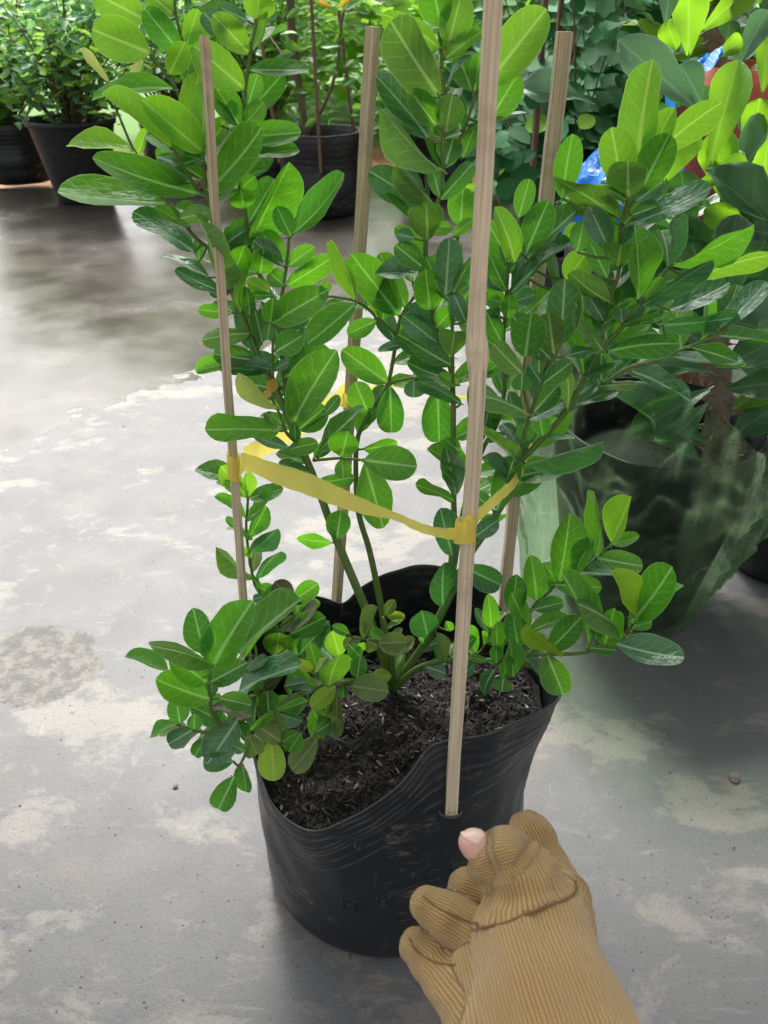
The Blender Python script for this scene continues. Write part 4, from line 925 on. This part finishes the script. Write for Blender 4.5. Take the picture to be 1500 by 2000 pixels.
# ------------------------------------------------------------------ right: thorny plant in black pot inside clear green film
EP = Vector((.435, 1.165, 0))
epot = tag(empty('nursery_pot', EP), 'round black pot wrapped in clear green film, right of the front bag', 'pot')
lathe('pot_wall', [(.108, .003), (.114, .012), (.150, .24), (.160, .33), (.162, .355), (.159, .355), (.153, .31), (.148, .27)], POTM, epot, 72, .07, 3)
lathe('soil', [(.150, .275), (.08, .285), (.001, .29)], SOILM, epot, 24)
T = NT('clear_green_film'); tc = T.n('ShaderNodeTexCoord')
tp = T.n('ShaderNodeBsdfTransparent'); tp.inputs[0].default_value = (.72, .88, .70, 1)
T.b.inputs['Base Color'].default_value = (.30, .50, .26, 1); T.b.inputs['Roughness'].default_value = .09; T.b.inputs['Specular IOR Level'].default_value = 1.0
tl = T.n('ShaderNodeBsdfTranslucent'); tl.inputs[0].default_value = (.55, .80, .45, 1)
ma = T.n('ShaderNodeMixShader'); ma.inputs[0].default_value = .45; T.l(T.b.outputs[0], ma.inputs[1]); T.l(tl.outputs[0], ma.inputs[2])
mb = T.n('ShaderNodeMixShader'); T.l(tp.outputs[0], mb.inputs[1]); T.l(ma.outputs[0], mb.inputs[2])
lw = T.n('ShaderNodeLayerWeight'); lw.inputs[0].default_value = .35
T.val(mb.inputs[0], T.math('ADD', T.math('MULTIPLY', T.math('POWER', lw.outputs['Facing'], 1.6), .55), T.math('MULTIPLY', T.smooth(T.noise(T.map(tc.outputs['Object'], (16, 16, 2.5)), 1, 4, .6), .46, .74), .22)))
T.l(mb.outputs[0], T.out.inputs[0])
vz = T.n('ShaderNodeTexVoronoi', feature='DISTANCE_TO_EDGE'); T.l(T.map(tc.outputs['Object'], (15, 15, 8), (.4, .3, 0)), vz.inputs['Vector']); vz.inputs['Scale'].default_value = 1.2
bn = T.bump(T.math('ADD', T.math('MULTIPLY', vz.outputs[0], 1.6), T.noise(T.map(tc.outputs['Object'], (26, 26, 9)), 1.3, 5, .65, 1.2)), .8, .016); FILM = T.m
gl_ = T.n('ShaderNodeBsdfGlossy'); gl_.inputs['Roughness'].default_value = .10; T.l(bn, gl_.inputs['Normal'])
fr_ = T.n('ShaderNodeLayerWeight'); fr_.inputs[0].default_value = .18; T.l(bn, fr_.inputs['Normal'])
mg_ = T.n('ShaderNodeMixShader'); T.val(mg_.inputs[0], T.math('MULTIPLY', fr_.outputs['Fresnel'], .45)); T.l(mb.outputs[0], mg_.inputs[1]); T.l(gl_.outputs[0], mg_.inputs[2]); T.l(mg_.outputs[0], T.out.inputs[0])
def film():
    vs, fs = [], []; seg, rows = 190, 84
    for j in range(rows+1):
        t = j/rows
        for k in range(seg):
            a = 2*math.pi*k/seg; ca, sa = math.cos(a), math.sin(a)
            top = .47+.03*max(0, -ca)-.10*max(0, math.cos(a+.5))+.025*math.sin(a*7)+.05*noise.noise(Vector((ca*4, sa*4, 2)))
            z = .003+top*t
            r = .124+.058*min(1, t*1.6)+.02*t
            r += (.034*max(0, -ca)**2)*(1-t)*1.2                            # the slack side hangs straight to the floor
            q = Vector((ca*2.4, sa*2.4, t*3.2))
            crease = 1-2*abs(noise.noise(q*1.7+Vector((3, 1, 0)))); fine = 1-2*abs(noise.noise(q*4.3))
            amp = .25+.75*min(1, max(0, (t-.15)*2))
            r += amp*(.016*crease+.007*fine)+(.002+.010*t)*math.sin(a*9+1.5*math.sin(a*2)+t*2)
            if t > .74:
                e = (t-.74)/.26; r *= 1-.34*e*e*(.25+.75*max(0, math.cos(a-.3)))
            vs.append((r*ca-.014*max(0, -ca)+.06*max(0, t-.74), r*sa, z))
    for j in range(rows):
        for k in range(seg):
            a, b = j*seg+k, j*seg+(k+1) % seg; fs.append((a, b, b+seg, a+seg))
    return vs, fs
fv, ff = film(); fo = mesh_obj('plastic_film', fv, ff, FILM); fo.location = EP
tag(fo, 'clear green plastic film wrapped loosely round the right black pot', 'plastic film')

EGR = (.24, .36, .18)
EL = {
 'b': leaf_mat('thorn_plant_leaf_bright', (.10, .26, .020), (.30, .62, .02), EGR, .42, .42, vein=.45, laterals=9),
 'd': leaf_mat('thorn_plant_leaf_dark', (.035, .115, .045), (.08, .28, .03), (.16, .28, .14), .42, .22, vein=.45, laterals=9),
 'g': leaf_mat('thorn_plant_leaf_grey', (.11, .22, .13), (.12, .30, .10), (.3, .42, .3), .5, .2, vein=.5, laterals=9),
}
EPROF = [(0, .06), (.12, .14), (.3, .27), (.5, .40), (.68, .49), (.80, .5), (.90, .40), (.965, .24), (1, .03)]
ELM = {k: [leaf_mesh('leaf', m, b, f, wv, s, EPROF) for b, f, wv, s in ((.15, .15, .35, 1), (-.25, .25, .25, 2), (.05, .35, .45, 3))] for k, m in EL.items()}
T = NT('thorny_bark'); tc = T.n('ShaderNodeTexCoord')
T.l(T.mix(T.noise(tc.outputs['Object'], 50, 6, .7), (.075, .058, .04), (.26, .21, .155)), T.b.inputs['Base Color']); T.b.inputs['Roughness'].default_value = .75; T.bump(T.noise(tc.outputs['Object'], 60, 6, .7), .8, .006); BARK = T.m
T = NT('trunk_thorn'); T.b.inputs['Base Color'].default_value = (.23, .16, .12, 1); T.b.inputs['Roughness'].default_value = .6; TT = T.m
TTH = cone_mesh('thorn', TT)
def thorny(name, label, trunks, leaves, seed, extra=0, crown=None):
    rng = random.Random(seed); b0 = trunks[0][0]
    e = tag(empty(name, b0), label, 'succulent', 'thorny large-leaved plants')
    ends = []
    for pts, r0 in [(t, r) for t, r in ((x[:-1], x[-1]) for x in trunks)]:
        cv = catmull(list(pts), 6); vs, fs = [], []
        rr = [r0*(1-.25*i/len(cv))*(1+.10*math.sin(i*1.3)) for i in range(len(cv))]
        tube(vs, fs, [p-b0 for p in cv], rr, 12); o = mesh_obj('trunk', vs, fs, BARK, e); ends.append(cv)
        for i in range(2, len(cv)-1):
            for q in range(4):
                a = rng.uniform(0, 6.283); ax = (cv[i+1]-cv[i]).normalized(); x = ax.orthogonal().normalized(); y = ax.cross(x)
                d = x*math.cos(a)+y*math.sin(a); place_cone('thorn', TTH, cv[i]+d*rr[i]*.85+ax*rng.uniform(0, .006), (d+ax*rng.uniform(-.3, .3)).normalized(), rng.uniform(.014, .024), .0038, o, b0)
    for u0, v0, u1, v1, w_, Y, k, lean in leaves:
        b = P(u0, v0, Y); t = P(u1, v1, Y+lean); dep = (b-ORG).dot(Vector((0, CP, -SP))); app = w_*dep/FPX; L = (t-b).length
        place_leaf('leaf', rng.choice(ELM[k]), b, t, max(app, .36*L), 1, e, b0, False, app)
    for i in range(extra):
        cv = rng.choice(ends); p = cv[rng.randrange(len(cv)*2//3, len(cv))]+Vector((rng.gauss(0, .03), rng.gauss(0, .03), rng.uniform(0, .10)))
        if crown: p = Vector(crown)+Vector((rng.gauss(0, .10), rng.gauss(.05, .10), rng.gauss(0, .09)))
        a = rng.uniform(0, 6.283); d = Vector((math.cos(a), math.sin(a), rng.uniform(-.1, .9))).normalized(); L = rng.uniform(.09, .16)
        place_leaf('leaf', rng.choice(ELM[rng.choice('bddg')]), p, p+d*L, L*.40, 1, e, b0, False, L*.40*rng.uniform(.3, 1))
    return e
Ye = 1.16
thorny('thorny_plant', 'thick-stemmed thorny plant with long leaves in the film-wrapped pot', [
    (P(1402, 925, 1.13), P(1398, 850, 1.14), P(1405, 770, 1.15), P(1400, 690, 1.17), P(1395, 600, 1.19), .022),
    (P(1402, 925, 1.15), P(1450, 880, 1.18), P(1490, 800, 1.2), P(1520, 700, 1.22), P(1530, 600, 1.24), .020)],
   [(1385, 870, 1190, 770, 85, 1.10, 'd', -.03), (1378, 905, 1275, 862, 34, 1.08, 'g', 0), (1430, 800, 1505, 752, 55, 1.12, 'b', 0), (1425, 855, 1520, 790, 75, 1.12, 'd', 0), (1420, 610, 1495, 470, 85, 1.2, 'd', 0),
    (1390, 640, 1280, 560, 70, 1.2, 'd', 0), (1388, 690, 1260, 700, 60, 1.17, 'd', -.02), (1410, 620, 1480, 640, 60, 1.17, 'd', -.03), (1395, 590, 1330, 420, 70, 1.24, 'd', .03), (1400, 580, 1440, 420, 70, 1.25, 'g', .03),
    (1468, 450, 1380, 412, 52, 1.28, 'b', 0), (1488, 430, 1500, 205, 64, 1.28, 'b', 0), (1361, 360, 1466, 318, 56, 1.3, 'b', 0), (1386, 322, 1441, 118, 74, 1.3, 'b', 0), (1300, 352, 1330, 245, 90, 1.32, 'b', 0), (1425, 370, 1510, 245, 90, 1.34, 'g', .04), (1370, 200, 1330, 128, 62, 1.36, 'g', 0), (1362, 215, 1216, 78, 72, 1.34, 'g', 0), (1330, 205, 1285, 130, 50, 1.38, 'd', 0), (1455, 560, 1560, 460, 80, 1.2, 'd', 0), (1460, 500, 1430, 360, 60, 1.32, 'd', .03), (1350, 470, 1330, 330, 60, 1.33, 'd', 0), (1430, 450, 1490, 350, 70, 1.36, 'd', 0), (1290, 400, 1190, 370, 40, 1.38, 'g', 0), (1310, 445, 1240, 420, 50, 1.38, 'd', 0), (1392, 730, 1195, 690, 62, 1.10, 'd', -.02), (1385, 760, 1235, 845, 60, 1.06, 'd', -.02), (1398, 690, 1290, 610, 66, 1.16, 'd', 0), (1412, 720, 1510, 665, 62, 1.12, 'd', -.02), (1420, 760, 1525, 745, 60, 1.10, 'd', -.03), (1410, 660, 1515, 560, 70, 1.18, 'g', 0), (1390, 650, 1255, 585, 60, 1.22, 'd', 0), (1395, 640, 1345, 520, 64, 1.22, 'd', 0), (1402, 640, 1455, 540, 64, 1.22, 'd', 0), (1380, 790, 1320, 850, 44, 1.08, 'g', -.02), (1500, 760, 1440, 660, 56, 1.16, 'd', 0), (1505, 840, 1560, 760, 60, 1.15, 'd', 0), (1340, 690, 1150, 640, 64, 1.20, 'd', .02), (1330, 660, 1180, 560, 62, 1.26, 'd', .02), (1420, 400, 1395, 250, 72, 1.36, 'b', 0), (1460, 330, 1485, 190, 60, 1.38, 'b', 0), (1450, 640, 1500, 480, 66, 1.26, 'b', 0), (1300, 300, 1265, 200, 60, 1.42, 'd', 0), (1340, 260, 1390, 170, 56, 1.42, 'd', 0)], 5, 64, P(1420, 540, 1.36))
RP = Vector((.775, 1.97, 0))
rpot = tag(empty('terracotta_pot', RP), 'red clay pot behind the thorny plants at the right edge', 'pot')
T = NT('terracotta'); T.b.inputs['Base Color'].default_value = (.46, .10, .06, 1); T.b.inputs['Roughness'].default_value = .7; tc = T.n('ShaderNodeTexCoord'); T.bump(T.noise(tc.outputs['Object'], 40, 5), .3, .004); TERRA = T.m
lathe('pot_wall', [(.08, .003), (.115, .62), (.132, .66), (.137, .67), (.137, .785), (.125, .785), (.12, .70), (.118, .68)], TERRA, rpot, 48)
lathe('soil', [(.12, .705), (.06, .71), (.001, .71)], SOILM, rpot, 24)
thorny('thorny_plant', 'second thorny plant with upright bright leaves growing in the red clay pot', [
    (P(1400, 140, 1.97), P(1395, 60, 1.97), P(1390, -30, 1.97), .022)],
   [(1345, 108, 1345, -20, 68, 1.8, 'b', 0), (1370, 60, 1470, -30, 55, 1.8, 'b', 0), (1440, 130, 1500, 20, 50, 1.7, 'g', 0), (1400, 110, 1450, 80, 40, 1.7, 'b', 0), (1300, 45, 1310, -40, 45, 1.8, 'g', 0), (1325, 100, 1300, 40, 45, 1.9, 'b', 0), (1420, 80, 1425, 40, 40, 1.8, 'd', 0), (1490, 180, 1500, 70, 40, 1.7, 'b', 0)], 6, 26, P(1410, 40, 1.97))
# blue carrier bag slumped behind the thorny plant
T = NT('blue_plastic'); T.b.inputs['Base Color'].default_value = (.02, .23, .72, 1); T.b.inputs['Roughness'].default_value = .3
tl = T.n('ShaderNodeBsdfTranslucent'); tl.inputs[0].default_value = (.05, .40, .95, 1); mx = T.n('ShaderNodeMixShader'); mx.inputs[0].default_value = .4
T.l(T.b.outputs[0], mx.inputs[1]); T.l(tl.outputs[0], mx.inputs[2]); T.l(mx.outputs[0], T.out.inputs[0])
tc = T.n('ShaderNodeTexCoord'); T.bump(T.noise(T.map(tc.outputs['Object'], (14, 14, 5)), 1.5, 5, .6, .6), .6, .03); BLUE = T.m
BP = P(1215, 445, 1.78); BP.z = 0
stand = tag(empty('nursery_pot', BP), 'tall black pot with a blue bag over it, behind the thorny plant', 'pot')
lathe('pot_wall', [(.085, .003), (.10, .40), (.112, .41), (.115, .49), (.105, .49), (.10, .45)], POTM, stand, 40); lathe('soil', [(.102, .46), (.06, .465), (.001, .465)], SOILM, stand, 20)
vs, fs = [], []
for j in range(31):
    t = j/30
    for k in range(64):
        a = 2*math.pi*k/64; ca, sa = math.cos(a), math.sin(a)
        r = (.115+.012*math.sin(t*3))*(1-.62*max(0, t-.35)**1.2/.6)+.014*noise.noise(Vector((ca*3, sa*3, t*5)))+.008*math.sin(a*11+t*4)
        vs.append((r*ca+.10*max(0, t-.6), r*sa, .475+.22*t+.03*noise.noise(Vector((ca*2, sa*2, 9)))*t))
for j in range(30):
    for k in range(64):
        a, b = j*64+k, j*64+(k+1) % 64; fs.append((a, b, b+64, a+64))
bb = mesh_obj('plastic_bag', vs, fs, BLUE); bb.location = BP; tag(bb, 'crumpled blue plastic bag behind the thorny plant at the right', 'plastic bag')
vs, fs = [], []                                                  # bright blue sheet end by the red pot
A = [P(1296, 185, 1.62), P(1312, 150, 1.62), P(1345, 125, 1.64), P(1380, 108, 1.66), P(1408, 96, 1.68)]; B = [P(1318, 225, 1.6), P(1330, 180, 1.6), P(1365, 148, 1.6), P(1392, 124, 1.62), P(1412, 104, 1.66)]
A, B = catmull(A, 5), catmull(B, 5)
for i, (a, b) in enumerate(zip(A, B)):
    for q in range(6): vs.append(a.lerp(b, q/5)+Vector((0, .012*math.sin(i*.8+q), .006*math.sin(q*2+i)))-BP)
for i in range(len(A)-1):
    for q in range(5): k = i*6+q; fs.append((k, k+1, k+7, k+6))
mesh_obj('bag_handle', vs, fs, BLUE, bb)
back_bag(.78, 1.28, .13, .30, 'black grow bag cut by the right edge, beside the film-wrapped pot', 61)
# ------------------------------------------------------------------ gloved right hand
def cap_sdf(Pn, a, b, ra, rb):
    ab = b-a; t = np.clip(((Pn-a) @ ab)/(ab @ ab), 0, 1)
    q = a+t[:, None]*ab
    return np.linalg.norm(Pn-q, axis=1)-(ra+(rb-ra)*t), t
def smin(a, b, k):
    h = np.clip(.5+.5*(b-a)/k, 0, 1); return b*(1-h)+a*h-k*h*(1-h)
LIMBS = {
 'palm': [(1205, 2330, .335, .042), (1078, 2010, .395, .0400), (1042, 1850, .440, .0330), (1052, 1765, .472, .0250)],
 'heel': [(1010, 2060, .44, .030), (962, 1915, .480, .0260), (985, 1830, .500, .0200)],
 'thumb': [(956, 1684, .452, .0126), (990, 1674, .448, .0142), (1026, 1722, .446, .0185), (1046, 1800, .440, .0240)],
 'index': [(1036, 1630, .552, .0158), (1066, 1690, .545, .0140), (1102, 1755, .522, .0160), (1095, 1830, .485, .022)],
 'middle': [(912, 1733, .516, .0122), (965, 1752, .514, .0130), (1015, 1800, .500, .0155)],
 'ring': [(838, 1770, .508, .0122), (885, 1796, .500, .0138), (955, 1842, .488, .0158)],
 'little': [(817, 1850, .506, .0118), (862, 1892, .498, .0150), (945, 1985, .462, .0220)],
}
def build_glove():
    segs = {k: [(np.array(D(u, v, t)), r) for u, v, t, r in L] for k, L in LIMBS.items()}
    allp = np.array([p for s in segs.values() for p, r in s]); lo = allp.min(0)-.05; hi = allp.max(0)+.05
    h = .0021; n = np.ceil((hi-lo)/h).astype(int)+1
    gx, gy, gz = np.meshgrid(*[lo[i]+h*np.arange(n[i]) for i in range(3)], indexing='ij')
    Pn = np.stack([gx.ravel(), gy.ravel(), gz.ravel()], 1)
    tot = None
    for k, s in segs.items():
        d = None
        for (a, ra), (b, rb) in zip(s, s[1:]):
            q, _ = cap_sdf(Pn, a, b, ra, rb); d = q if d is None else smin(d, q, .006)
        tot = d if tot is None else smin(tot, d, {'heel': .02, 'thumb': .009, 'index': .0025}.get(k, .0012))
    F = tot.reshape(n)
    # surface nets
    s8 = F < 0
    c = np.zeros(tuple(n-1), int)
    for dx in (0, 1):
        for dy in (0, 1):
            for dz in (0, 1): c += s8[dx:n[0]-1+dx, dy:n[1]-1+dy, dz:n[2]-1+dz]
    act = (c > 0) & (c < 8); idx = -np.ones(act.shape, int); cells = np.argwhere(act); idx[act] = np.arange(len(cells))
    acc = np.zeros((len(cells), 3)); cnt = np.zeros(len(cells))
    cor = [(i, j, k) for i in (0, 1) for j in (0, 1) for k in (0, 1)]
    for a in cor:
        for b in cor:
            if sum(abs(x-y) for x, y in zip(a, b)) == 1 and a < b:
                fa = F[tuple((cells+a).T)]; fb = F[tuple((cells+b).T)]; m = (fa < 0) != (fb < 0)
                t = np.where(m, fa/(fa-fb+1e-12), 0)
                p = np.array(a)+t[:, None]*(np.array(b)-np.array(a)); acc[m] += p[m]; cnt[m] += 1
    V = lo+h*(cells+acc/cnt[:, None])
    faces = []
    for ax in range(3):
        o1, o2 = [(1, 2), (2, 0), (0, 1)][ax]
        e = np.zeros(3, int); e[ax] = 1
        A = s8[:n[0]-e[0], :n[1]-e[1], :n[2]-e[2]]; B = s8[e[0]:, e[1]:, e[2]:]
        for i in np.argwhere(A != B):
            if i[o1] == 0 or i[o2] == 0: continue
            q = []
            for d1, d2 in ((1, 1), (0, 1), (0, 0), (1, 0)):
                j = i.copy(); j[o1] -= d1; j[o2] -= d2; q.append(idx[tuple(j)] if all(j < np.array(idx.shape)) else -1)
            if min(q) < 0: continue
            faces.append(tuple(q) if A[tuple(i)] else tuple(q[::-1]))
    # rib coordinate: runs round each limb so that the ribs run along it
    fa = segs['palm'][2][0]-segs['palm'][0][0]; fa /= np.linalg.norm(fa); SDIR = np.cross(fa, np.array(ORG)-segs['palm'][1][0]); SDIR /= np.linalg.norm(SDIR)
    lab_ = np.zeros(len(V), int); best = np.full(len(V), 9.0); rib = np.zeros(len(V)); view = np.array(cam.matrix_world.to_3x3() @ Vector((1, 0, 0))) if False else np.array((1.0, 0, 0))
    for k, s in segs.items():
        for (a, ra), (b, rb) in zip(s, s[1:]):
            d, t = cap_sdf(V, a, b, ra, rb); d = d-(.0075 if k == 'thumb' else 0); m = d < best
            ab = (b-a)/np.linalg.norm(b-a); x = np.cross(ab, np.array((.2, .75, -.6))); x /= np.linalg.norm(x); y = np.cross(ab, x)
            w_ = V-(a+t[:, None]*(b-a)); ang = np.arctan2(w_ @ y, w_ @ x)
            val = ang*(.020 if k in ('palm', 'heel') else .0135)
            if k in ('palm', 'heel'): val = V @ SDIR
            lab_ = np.where(m, {'palm': 0, 'heel': 0, 'thumb': 1}.get(k, 2), lab_); rib = np.where(m, val, rib); best = np.where(m, d, best)
    tb = np.full(len(V), 9.0); tv = np.zeros(len(V))                     # the thumb piece ends at its seam
    for (a, ra), (b, rb) in zip(segs['thumb'], segs['thumb'][1:]):
        d, t = cap_sdf(V, a, b, ra, rb); ab = (b-a)/np.linalg.norm(b-a); x = np.cross(ab, np.array((.2, .75, -.6))); x /= np.linalg.norm(x); y = np.cross(ab, x)
        w_ = V-(a+t[:, None]*(b-a)); m = d < tb; tv = np.where(m, np.arctan2(w_ @ y, w_ @ x)*.0175, tv); tb = np.where(m, d, tb)
    q = V-np.array(ORG); dep = q[:, 1]*CP-q[:, 2]*SP; pu = 750+FPX*q[:, 0]/dep; pv = 1000-FPX*(q[:, 1]*SP+q[:, 2]*CP)/dep
    sm = np.interp(pu, [900, 942, 985, 1030, 1075, 1110, 1125, 1140], [1820, 1812, 1803, 1785, 1768, 1755, 1738, 1600])
    up_ = (pv < sm) & (lab_ < 2); dn_ = (pv >= sm) & (lab_ < 2)
    rib = np.where(up_, tv, np.where(dn_, V @ SDIR, rib)); lab_ = np.where(up_, 1, np.where(dn_, 0, lab_))
    al = (V-segs['palm'][0][0]) @ fa
    return V, faces, rib, al, lab_
V, Fc, RB, AL, LB = build_glove()
T = NT('ribbed_tan_glove'); at = T.n('ShaderNodeAttribute', attribute_name='rib'); tc = T.n('ShaderNodeTexCoord')
ph = T.math('MULTIPLY', T.math('ADD', at.outputs['Fac'], T.math('MULTIPLY', T.noise(tc.outputs['Object'], 40, 2), .0016)), 2*math.pi/.0020)
rb = T.math('MULTIPLY_ADD', T.math('SINE', ph), .5, .5)
weave = T.noise(tc.outputs['Object'], 900, 2)
col = T.mix(T.math('POWER', rb, .7), (.29, .180, .070), (.53, .350, .145))
col = T.mix(T.math('MULTIPLY', T.noise(tc.outputs['Object'], 30, 4), .30), col, (.43, .285, .12))
T.l(col, T.b.inputs['Base Color']); T.b.inputs['Roughness'].default_value = .92; T.b.inputs['Specular IOR Level'].default_value = .15
T.b.inputs['Sheen Weight'].default_value = .25
T.bump(T.math('ADD', T.math('MULTIPLY', T.math('POWER', rb, .6), 1.0), T.math('ADD', T.math('MULTIPLY', weave, .25), T.math('MULTIPLY', T.noise(T.map(tc.outputs['Object'], (1, 1, 1.6)), 38, 3, .5, .8), 1.2))), .8, .0011); GLV = T.m
person = tag(empty('person', D(1060, 1900, .44)), 'hand of a person in a ribbed tan glove, thumb tip bare, reaching in from below', 'person')
po = np.array(person.location)
gl = mesh_obj('glove', (V-po).tolist(), Fc, GLV, person)
at_ = gl.data.attributes.new('rib', 'FLOAT', 'POINT'); at_.data.foreach_set('value', RB.astype(np.float32))
nv_ = np.zeros(len(V)*3); gl.data.vertices.foreach_get('normal', nv_); nv_ = nv_.reshape(-1, 3); off_ = np.zeros(len(V))
for i in range(len(V)):                                   # slack folds of the cloth
    r_, a_ = RB[i], AL[i]
    if LB[i] == 0: off_[i] = .0034*(1-abs(2*noise.noise(Vector((r_*42+2, a_*6, 0)))))-.0017+.0012*noise.noise(Vector((r_*90, a_*22, 3)))
    elif LB[i] == 1: off_[i] = .0026*(1-abs(2*noise.noise(Vector((V[i][0]*95, V[i][1]*60, V[i][2]*95)))))-.0013
    else: off_[i] = .0016*noise.noise(Vector((V[i][0]*110, V[i][1]*110, V[i][2]*110)))
gl.data.vertices.foreach_set('co', (V-po+nv_*off_[:, None]).ravel()); gl.data.update()
V = V+nv_*off_[:, None]
md = gl.modifiers.new('smooth', 'SMOOTH'); md.factor = .5; md.iterations = 3
# seam where the thumb piece is sewn on, laid along the surface of the glove
from mathutils.bvhtree import BVHTree
bvh = BVHTree.FromPolygons([Vector(v) for v in V], Fc)
def skin_line(px, lift):
    out = []
    for p in catmull([Vector((u, v, 0)) for u, v in px], 8):
        d = ray(p.x, p.y).normalized(); hit = bvh.ray_cast(ORG, d)
        if hit[0] is not None: out.append(hit[0]-d*lift)
    return out
T = NT('glove_seam'); T.b.inputs['Base Color'].default_value = (.21, .125, .046, 1); T.b.inputs['Roughness'].default_value = .95; SEAM = T.m
for px in ([(942, 1812), (985, 1803), (1030, 1785), (1075, 1768), (1110, 1755), (1125, 1738), (1122, 1720)], [(826, 1750), (850, 1770), (880, 1785), (905, 1797), (935, 1805)], [(800, 1832), (812, 1855), (850, 1880), (890, 1885)]):
    ln = skin_line(px, -.0003)
    if len(ln) > 3:
        vs, fs = [], []; tube(vs, fs, [p-person.location for p in ln], [.0008]*len(ln), 6); mesh_obj('seam', vs, fs, SEAM, gl)
# bare thumb tip with its nail
T = NT('skin'); tc = T.n('ShaderNodeTexCoord'); T.l(T.mix(T.noise(tc.outputs['Object'], 60, 4), (.62, .33, .25), (.74, .46, .37)), T.b.inputs['Base Color'])
T.b.inputs['Roughness'].default_value = .45; T.b.inputs['Subsurface Weight'].default_value = .15; T.b.inputs['Subsurface Radius'].default_value = (.004, .0015, .0008)
T.bump(T.noise(tc.outputs['Object'], 500, 3), .2, .0006); SKIN = T.m
T = NT('nail'); T.b.inputs['Base Color'].default_value = (.82, .56, .50, 1); T.b.inputs['Roughness'].default_value = .25; NAIL = T.m
ts = [D(990, 1692, .450), D(958, 1676, .4515), D(940, 1664, .452), D(924, 1652, .4525), D(912, 1642, .453), D(899, 1631, .4535)]
cv = []; rr = []; R_ = .0091; Lt = (ts[5]-ts[0]).length
for i in range(31):
    t = i/30; q = 1-(1-t)**1.8; cv.append(ts[0].lerp(ts[5], q)); e = max(0, (q*Lt-(Lt-.0125))/.0125); rr.append(max(.0002, R_*(1-.06*q)*math.sqrt(max(0, 1-e**2.2))))
vs, fs = [], []; tube(vs, fs, [p-person.location for p in cv], rr, 20); th = mesh_obj('thumb', vs, fs, SKIN, person)
ax = (ts[5]-ts[0]).normalized(); c = ts[0].lerp(ts[5], .80); up = (ORG-c).normalized()*.55+Vector((.35, SP, CP)); up = (up-ax*up.dot(ax)).normalized(); sd = ax.cross(up)
vs, fs = [], []
for i in range(9):
    s = i/8*2-1
    for k in range(9):
        a = (k/8*2-1)*.80; w_ = math.sqrt(max(0, 1-abs(s)**4)); al = s*.0058+.0012
        e = max(0, ((c+ax*al)-ts[0]).dot(ax)-(Lt-.0125))/.0125; ra = .0088*math.sqrt(max(.02, 1-e**2.2))
        vs.append(c+ax*al+(sd*math.sin(a*w_)+up*math.cos(a*w_))*(ra+.00035)-person.location)
for i in range(8):
    for k in range(8): q = i*9+k; fs.append((q, q+1, q+10, q+9))
mesh_obj('nail', vs, fs, NAIL, th)

# ------------------------------------------------------------------ small litter on the floor
T = NT('grit'); T.b.inputs['Base Color'].default_value = (.16, .14, .12, 1); T.b.inputs['Roughness'].default_value = .9; GRIT = T.m
rng = random.Random(4)
vs, fs = [], []
for i in range(420):
    u, v = rng.uniform(0, 1500), rng.uniform(700, 2000); p = G(u, v)
    if (p.x-BCX)**2+(p.y-BCY)**2 < .16**2: continue
    s = rng.uniform(.0006, .0020)*(1.8 if rng.random() < .05 else 1); b = len(vs); a = rng.uniform(0, 6.3)
    for k in range(5): vs.append((p.x+s*math.cos(a+k*1.257)*rng.uniform(.7, 1.3), p.y+s*math.sin(a+k*1.257)*rng.uniform(.7, 1.3), .0001))
    vs.append((p.x, p.y, s*.9)); fs += [(b+k, b+(k+1) % 5, b+5) for k in range(5)]
tag(mesh_obj('grit', vs, fs, GRIT, smooth=False), 'fine dark grit scattered over the concrete floor', 'grit', kind='stuff')
def pebble(u, v, s, lab, sd):
    p = G(u, v); bm = bmesh.new(); bmesh.ops.create_icosphere(bm, subdivisions=2, radius=s)
    for q in bm.verts: q.co = q.co*(1+.45*noise.noise(q.co*(1.2/s)+Vector((sd, 0, 0)))); q.co.z *= .6
    me = bpy.data.meshes.new('pebble'); bm.to_mesh(me); bm.free(); me.materials.append(GRIT)
    o = link(bpy.data.objects.new('pebble', me)); o.location = (p.x, p.y, s*.45); tag(o, lab, 'pebble')
pebble(1433, 1522, .008, 'small dark lump on the floor at the right edge', 1); pebble(343, 1537, .004, 'small dark pebble on the floor left of the front bag', 3)
